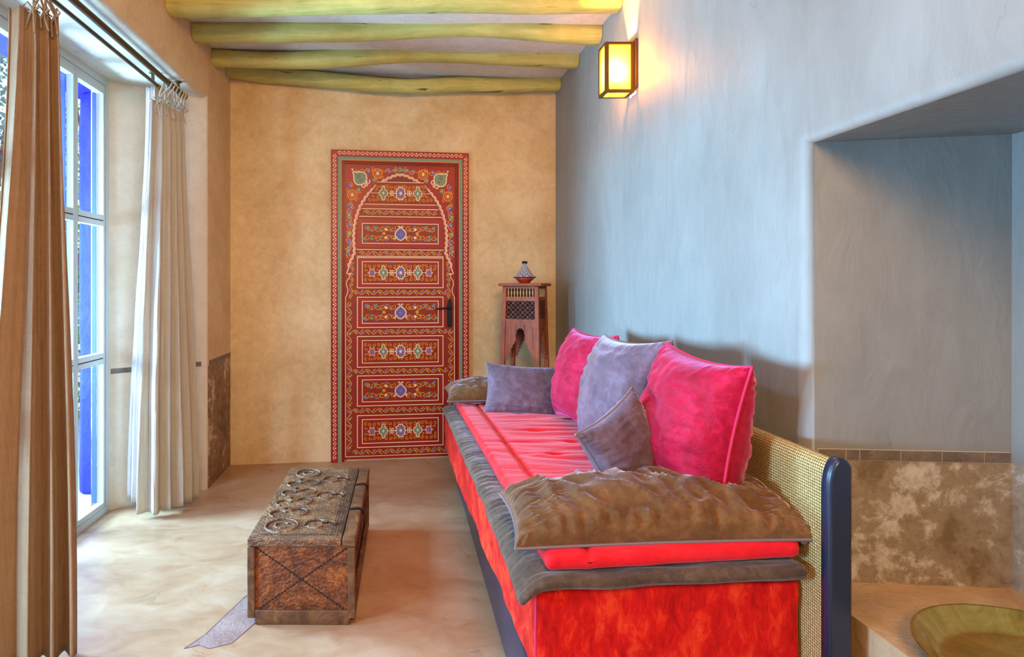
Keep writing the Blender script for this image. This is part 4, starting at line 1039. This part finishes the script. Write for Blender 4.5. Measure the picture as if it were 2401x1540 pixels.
for k in range(4):
    def fin(b, name, m):
        b.v = [rot4(v, k) for v in b.v]; taper(b); b.build(name, m, stand)
    for z0, z1 in ((1.226, 1.243), (1.145, 1.172), (.992, 1.026)):
        b = MB(); b.box(-iw, iw, -hs+.004, -hs+.020, z0, z1); fin(b, 'rail', M['stand'])
    b = MB()
    for i in range(9):
        x = -iw+.012+(2*iw-.024)*i/8
        for z0, prof in ((1.172, [(.004, 0), (.0045, .006), (.003, .010), (.006, .020), (.0065, .030), (.004, .042), (.003, .046), (.0045, .050), (.004, .055)]),):
            vs = []; n = 8
            for r_, z in prof:
                for q in range(n): vs.append((x+r_*math.cos(2*PI*q/n), -hs+.010+r_*math.sin(2*PI*q/n), z0+z))
            b.add(vs, [(i_*n+q, i_*n+(q+1) % n, (i_+1)*n+(q+1) % n, (i_+1)*n+q) for i_ in range(len(prof)-1) for q in range(n)], 0, True)
    fin(b, 'spindle_row', M['spindle'])
    b = MB(); zc0, zc1 = 1.024, 1.147; nc = 6; cw = 2*iw/nc; ch = (zc1-zc0)/4
    for i in range(nc):
        for j in range(4):
            x0_, z0_ = -iw+cw*i, zc0+ch*j; cx, cz = x0_+cw/2, z0_+ch/2
            for (a, c) in (((x0_, z0_), (x0_+cw, z0_+ch)), ((x0_, z0_+ch), (x0_+cw, z0_))):
                p, q = Vector(a), Vector(c); d = (q-p).normalized(); n_ = Vector((-d.y, d.x))*.0022
                b.prism([tuple(p-n_), tuple(q-n_), tuple(q+n_), tuple(p+n_)], -hs+.008, -hs+.014, 0, 'y')
            if (i+j) % 2 == 0: b.prism([(cx-.008, cz), (cx, cz-.010), (cx+.008, cz), (cx, cz+.010)], -hs+.006, -hs+.015, 0, 'y')
            else: b.prism([(x0_-.0015, z0_), (x0_+.0015, z0_), (x0_+.0015, z0_+ch), (x0_-.0015, z0_+ch)], -hs+.006, -hs+.015, 0, 'y')
    fin(b, 'lattice_panel', M['stand_dark'])
    # scalloped arch apron: left and right halves joined under the top
    b = MB(); H0 = .994
    arch = [(0, .922), (.004, .930), (.010, .930), (.014, .918), (.020, .914), (.024, .900), (.022, .888), (.028, .880), (.030, .850), (.026, .826), (.034, .818), (.036, .800), (.045, .792), (.046, .770), (.055, .762), (.056, .738), (.066, .730), (.068, .704), (.078, .696), (.080, .672), (iw, .655)]
    arch = [(u, .745+(v-.655)*.222/.275) for u, v in arch]
    for s_ in (-1, 1):
        a_ = [(s_*u, v) for u, v in arch]
        n = len(a_)
        for yy0, yy1 in ((-hs+.006, -hs+.016),):
            vs = [(x, yy0, z) for x, z in a_]+[(x, yy0, H0) for x, z in a_]+[(x, yy1, z) for x, z in a_]+[(x, yy1, H0) for x, z in a_]
            fs = []
            for i in range(n-1): fs += [(i, i+1, n+i+1, n+i), (2*n+i, 3*n+i, 3*n+i+1, 2*n+i+1), (i, 2*n+i, 2*n+i+1, i+1)]
            b.add(vs, fs, 0)
    for s_ in (-1, 1): b.box(min(s_*(iw-.012), s_*(iw-.015)), max(s_*(iw-.012), s_*(iw-.015)), -hs+.003, -hs+.007, .76, .975)
    b.box(-iw+.012, iw-.012, -hs+.003, -hs+.007, .972, .976)
    b.v = [(x*1.0, y, z) for x, y, z in b.v]
    fin(b, 'arched_apron', M['stand'])

# tagine
tg = thing('tagine', 'small blue and white patterned tagine with terracotta base on the carved stand', 'tagine', (.833, 3.955, SH))
b = MB(); b.lathe([(0, .001), (.034, 0), (.036, .006), (.046, .016), (.066, .033), (.064, .034), (.0, .034)], 40); b.build('base_dish', M['terracotta'], tg)
b = MB(); b.lathe([(.075, .036), (.076, .040), (.068, .046), (.056, .054), (.044, .072), (.030, .094), (.019, .110), (.014, .116), (.013, .124), (.017, .134), (.016, .138), (.0, .139)], 40)
b.lathe([(.075, .036), (.05, .035), (.0, .035)], 40)
lid = b.build('lid', M['tagine'], tg)
b = MB(); b.lathe([(.0165, .131), (.0185, .138), (.018, .146), (.012, .148), (0, .148)], 24); b.build('knob', M['iron'], lid)
b = MB(); b.lathe([(.0765, .036), (.078, .039), (.0762, .042)], 40); b.build('rim_band', flat('dark blue band', srgb(40, 48, 86), .25), lid)

# ------------------------------------------------------------------ wall lantern
sx0, sx1, sy0, sy1, sz0, sz1 = .996, 1.136, 2.86, 2.965, 2.190, 2.434
lan = thing('wall_lantern', 'bronze box wall lantern with glowing amber glass on the right wall', 'lamp', (1.14, 2.91, 2.30))
def lpart(b, name, m, fixn=False):
    b.v = [(x-1.14, y-2.91, z-2.30) for x, y, z in b.v]; return b.build(name, m, lan, fixn=fixn)
b = MB(); t = .017
for x in (sx0, sx1-t):
    for y in (sy0, sy1-t): b.box(x, x+t, y, y+t, sz0, sz1)
for z in (sz0, sz1-.013):
    for y in (sy0, sy1-t): b.box(sx0+t, sx1-t, y, y+t, z, z+.013)
    for x in (sx0, sx1-t): b.box(x, x+t, sy0+t, sy1-t, z, z+.013)
lpart(b, 'lantern_frame', M['sconce'])
b = MB(); b.box(1.137, 1.1495, sy0-.012, sy1+.012, sz0+.02, sz1+.012); lpart(b, 'backplate', M['sconce'])
b = MB(); b.tube([(1.139, 2.91, 2.25), (1.08, 2.91, 2.235), (1.07, 2.91, 2.24)], .005, 8); lpart(b, 'lamp_holder', M['sconce'])
for nm, bx in (('near', (sx0+t, sx1-t, sy0+.006, sy0+.009, sz0+.013, sz1-.013)), ('far', (sx0+t, sx1-t, sy1-.009, sy1-.006, sz0+.013, sz1-.013)),
               ('room', (sx0+.006, sx0+.009, sy0+t, sy1-t, sz0+.013, sz1-.013)), ('bottom', (sx0+t, sx1-t, sy0+t, sy1-t, sz0+.004, sz0+.007))):
    b = MB(); b.box(*bx); lpart(b, 'glass_pane', M['frost'])
b = MB(); b.lathe([(0, 0), (.012, .002), (.018, .014), (.017, .028), (.008, .04), (0, .042)], 20, (1.045, 2.90, 2.235)); lpart(b, 'bulb', M['bulb'])
pl = bpy.data.lights.new('lantern_light', 'POINT'); pl.energy = 100; pl.color = (1, .62, .15); pl.shadow_soft_size = .02
po = bpy.data.objects.new('lantern_light', pl); COL.objects.link(po); po.location = (1.045, 2.90, 2.29)

# ------------------------------------------------------------------ brass tray
b = MB(); r0 = .262
b.lathe([(0, .0), (r0*.80, .0), (r0*.84, .004), (r0*.90, .022), (r0*.93, .030), (r0*.985, .036), (r0, .042), (r0*1.005, .045), (r0*.995, .047), (r0*.98, .043), (r0*.93, .036), (r0*.885, .027), (r0*.83, .009), (r0*.78, .006), (r0*.74, .0065), (r0*.72, .0055), (0, .005)], 96)
o = b.build('brass_tray', M['tray'], fixn=True); o.location = (1.392, 1.205, .409)
tag(o, 'large round brass tray lying on the plaster ledge of the niche', 'tray')

# ------------------------------------------------------------------ curtain rods
def rod(x, z, r, ye, label):
    t = thing('curtain_rod', label, 'curtain rod', (x, 2.3, z), 0, 'curtain rods over the glass door')
    b = MB(); b.tube([(0, -1.15+k*(ye-2.3+1.15)/8, 0) for k in range(9)], r, 14); b.build('rod', M['rod'], t)
    b = MB(); prof = [(0, -.004), (r*1.3, 0), (r*1.3, .006), (r*.9, .010), (r*1.5, .022), (r*1.5, .032), (r*.8, .044), (0, .046)]
    b.lathe(prof, 16); b.v = [(vx, vz+ye-2.3, vy) for vx, vy, vz in b.v]; b.build('finial', M['brass'], t)
    for y in (ye-.06-2.3, -.6):
        b = MB(); b.box(-.006, .006, y-.008, y+.008, r*.5, 2.386-z); b.lathe([(.0, 0), (.02, 0), (.02, .005), (0, .005)], 12, (0, y, 2.380-z)); b.build('bracket', M['rod'], t)
rod(-1.243, 2.330, .0145, 3.34, 'thick bronze curtain rod nearer the room carrying the linen curtains')
rod(-1.325, 2.335, .0095, 3.20, 'thin bronze curtain rod nearer the glass')

# ------------------------------------------------------------------ curtains
def curtain(name, label, m, top, bot, ztop, zbot, folds, amp_t, amp_b, seed, power=1.0, nx=220, nz_=70, flare=None, hem=.08, sharp=1.0):
    """top/bot: plan polylines (list of (x,y)) sampled from p=0..1"""
    def samp(P, t):
        t = max(0, min(1, t))*(len(P)-1); i = min(int(t), len(P)-2); f = t-i
        return Vector((P[i][0]*(1-f)+P[i+1][0]*f, P[i][1]*(1-f)+P[i+1][1]*f))
    root = thing(name, label, 'curtain', (bot[0][0], bot[0][1], zbot))
    b = MB(); vs = []
    for j in range(nz_+1):
        s = j/nz_                      # 0 top .. 1 bottom
        for i in range(nx+1):
            p = i/nx; k = smoothstep(0, 1, s)**.8 if flare is None else flare(s)
            a = samp(top, p).lerp(samp(bot, p), k)
            a1 = samp(top, min(1, p+.01)).lerp(samp(bot, min(1, p+.01)), k); a0 = samp(top, max(0, p-.01)).lerp(samp(bot, max(0, p-.01)), k)
            d = (a1-a0).normalized(); n_ = Vector((-d.y, d.x))
            ph = 2*PI*folds*(p**power)+.9*nse(p*5, seed, s*1.2)
            am = (amp_t*(1-s)+amp_b*s)*(1+.35*nse(p*4, seed+2, s*.8))
            wv = math.sin(ph); wv = math.copysign(abs(wv)**sharp, wv)
            off = am*wv+.006*nse(p*9, s*5, seed)*s+.003*nse(p*30, s*9, seed)
            side = am*.45*math.sin(2*ph)*.5
            fz = ztop+(.018*abs(math.sin(ph*.5+1))*(1-s)**8)
            z = fz+(zbot-fz)*s
            if s < .05: off *= .8
            q = a+n_*off+d*side
            vs.append((q.x-bot[0][0], q.y-bot[0][1], z-zbot))
    b.add(vs, [(j*(nx+1)+i, j*(nx+1)+i+1, (j+1)*(nx+1)+i+1, (j+1)*(nx+1)+i) for j in range(nz_) for i in range(nx)], 0, True)
    o = b.build('fabric', m, root)
    md = o.modifiers.new('thickness', 'SOLIDIFY'); md.thickness = .0022
    # stitched hem line
    b = MB(); jh = int(nz_*(1-hem)); row = [Vector(vs[jh*(nx+1)+i]) for i in range(0, nx+1, 2)]
    b.tube(row, .0012, 5); b.build('hem', m, root)
    return root
root = curtain('curtain', 'tan linen curtain gathered at the left edge nearest the camera', M['curtain_tan'],
        [(-1.285, 2.205), (-1.315, 2.17), (-1.35, 2.13), (-1.40, 2.095)], [(-1.085, 1.975), (-1.16, 1.94), (-1.25, 1.90), (-1.40, 1.90)], 2.235, .018, 3.9, .016, .055, 11, .9, sharp=.75)
bx, by, bz = -1.085, 1.975, .018
def ties(root, base, pts, rx, rz, m, seed):
    rnd = random.Random(seed)
    for (x, y, z) in pts:
        b = MB()
        cx, cy = rx, y+.01
        loop = [(x, y, z), (x+(cx-x)*.5-.01, y+.003, z+(rz-z)*.6), (cx-.02, cy, rz+.005), (cx-.008, cy, rz+.021), (cx+.012, cy, rz+.018), (cx+.021, cy, rz), (cx+.012, cy-.003, rz-.022), (x+.004, y-.006, z+.012), (x+.002, y-.006, z-.01)]
        b.tube(loop, .0045, 6)
        for s_ in (-1, 1):
            d = rnd.uniform(.02, .035)
            b.tube([(x, y-.006, z), (x+s_*d*.5, y-.014, z+.022), (x+s_*d, y-.016, z+.006), (x+s_*d*.4, y-.012, z-.006)], .004, 6)
            b.tube([(x, y-.008, z), (x+s_*.008, y-.016, z-.03), (x+s_*.014+rnd.uniform(-.01, .01), y-.012, z-.06-rnd.uniform(0, .03))], .0038, 6)
        b.v = [(vx-base[0], vy-base[1], vz-base[2]) for vx, vy, vz in b.v]
        b.build('tie', m, root)
ties(root, (bx, by, bz), [(-1.285, 2.19, 2.25), (-1.31, 2.165, 2.252), (-1.335, 2.14, 2.252)], -1.325, 2.335, M['curtain_tan'], 1)
root = curtain('curtain', 'pale linen curtain hanging at the far side of the glass door', M['curtain_pale'],
        [(-1.315, 3.10), (-1.285, 3.15), (-1.26, 3.24), (-1.235, 3.34)], [(-1.405, 3.13), (-1.31, 3.145), (-1.235, 3.24), (-1.175, 3.40)], 2.215, .03, 5.2, .014, .030, 23, 1.7, sharp=.75)
ties(root, (-1.405, 3.13, .03), [(-1.295, 3.13, 2.225), (-1.275, 3.17, 2.23), (-1.26, 3.21, 2.232), (-1.25, 3.26, 2.235), (-1.24, 3.30, 2.235), (-1.236, 3.335, 2.23)], -1.243, 2.33, M['curtain_pale'], 2)
curtain('lining_curtain', 'thin white lining curtain hanging behind the pale linen one', M['curtain_white'],
        [(-1.385, 3.20), (-1.33, 3.18)], [(-1.52, 3.27), (-1.47, 3.25), (-1.40, 3.22)], 2.31, .055, 1.6, .006, .014, 31)
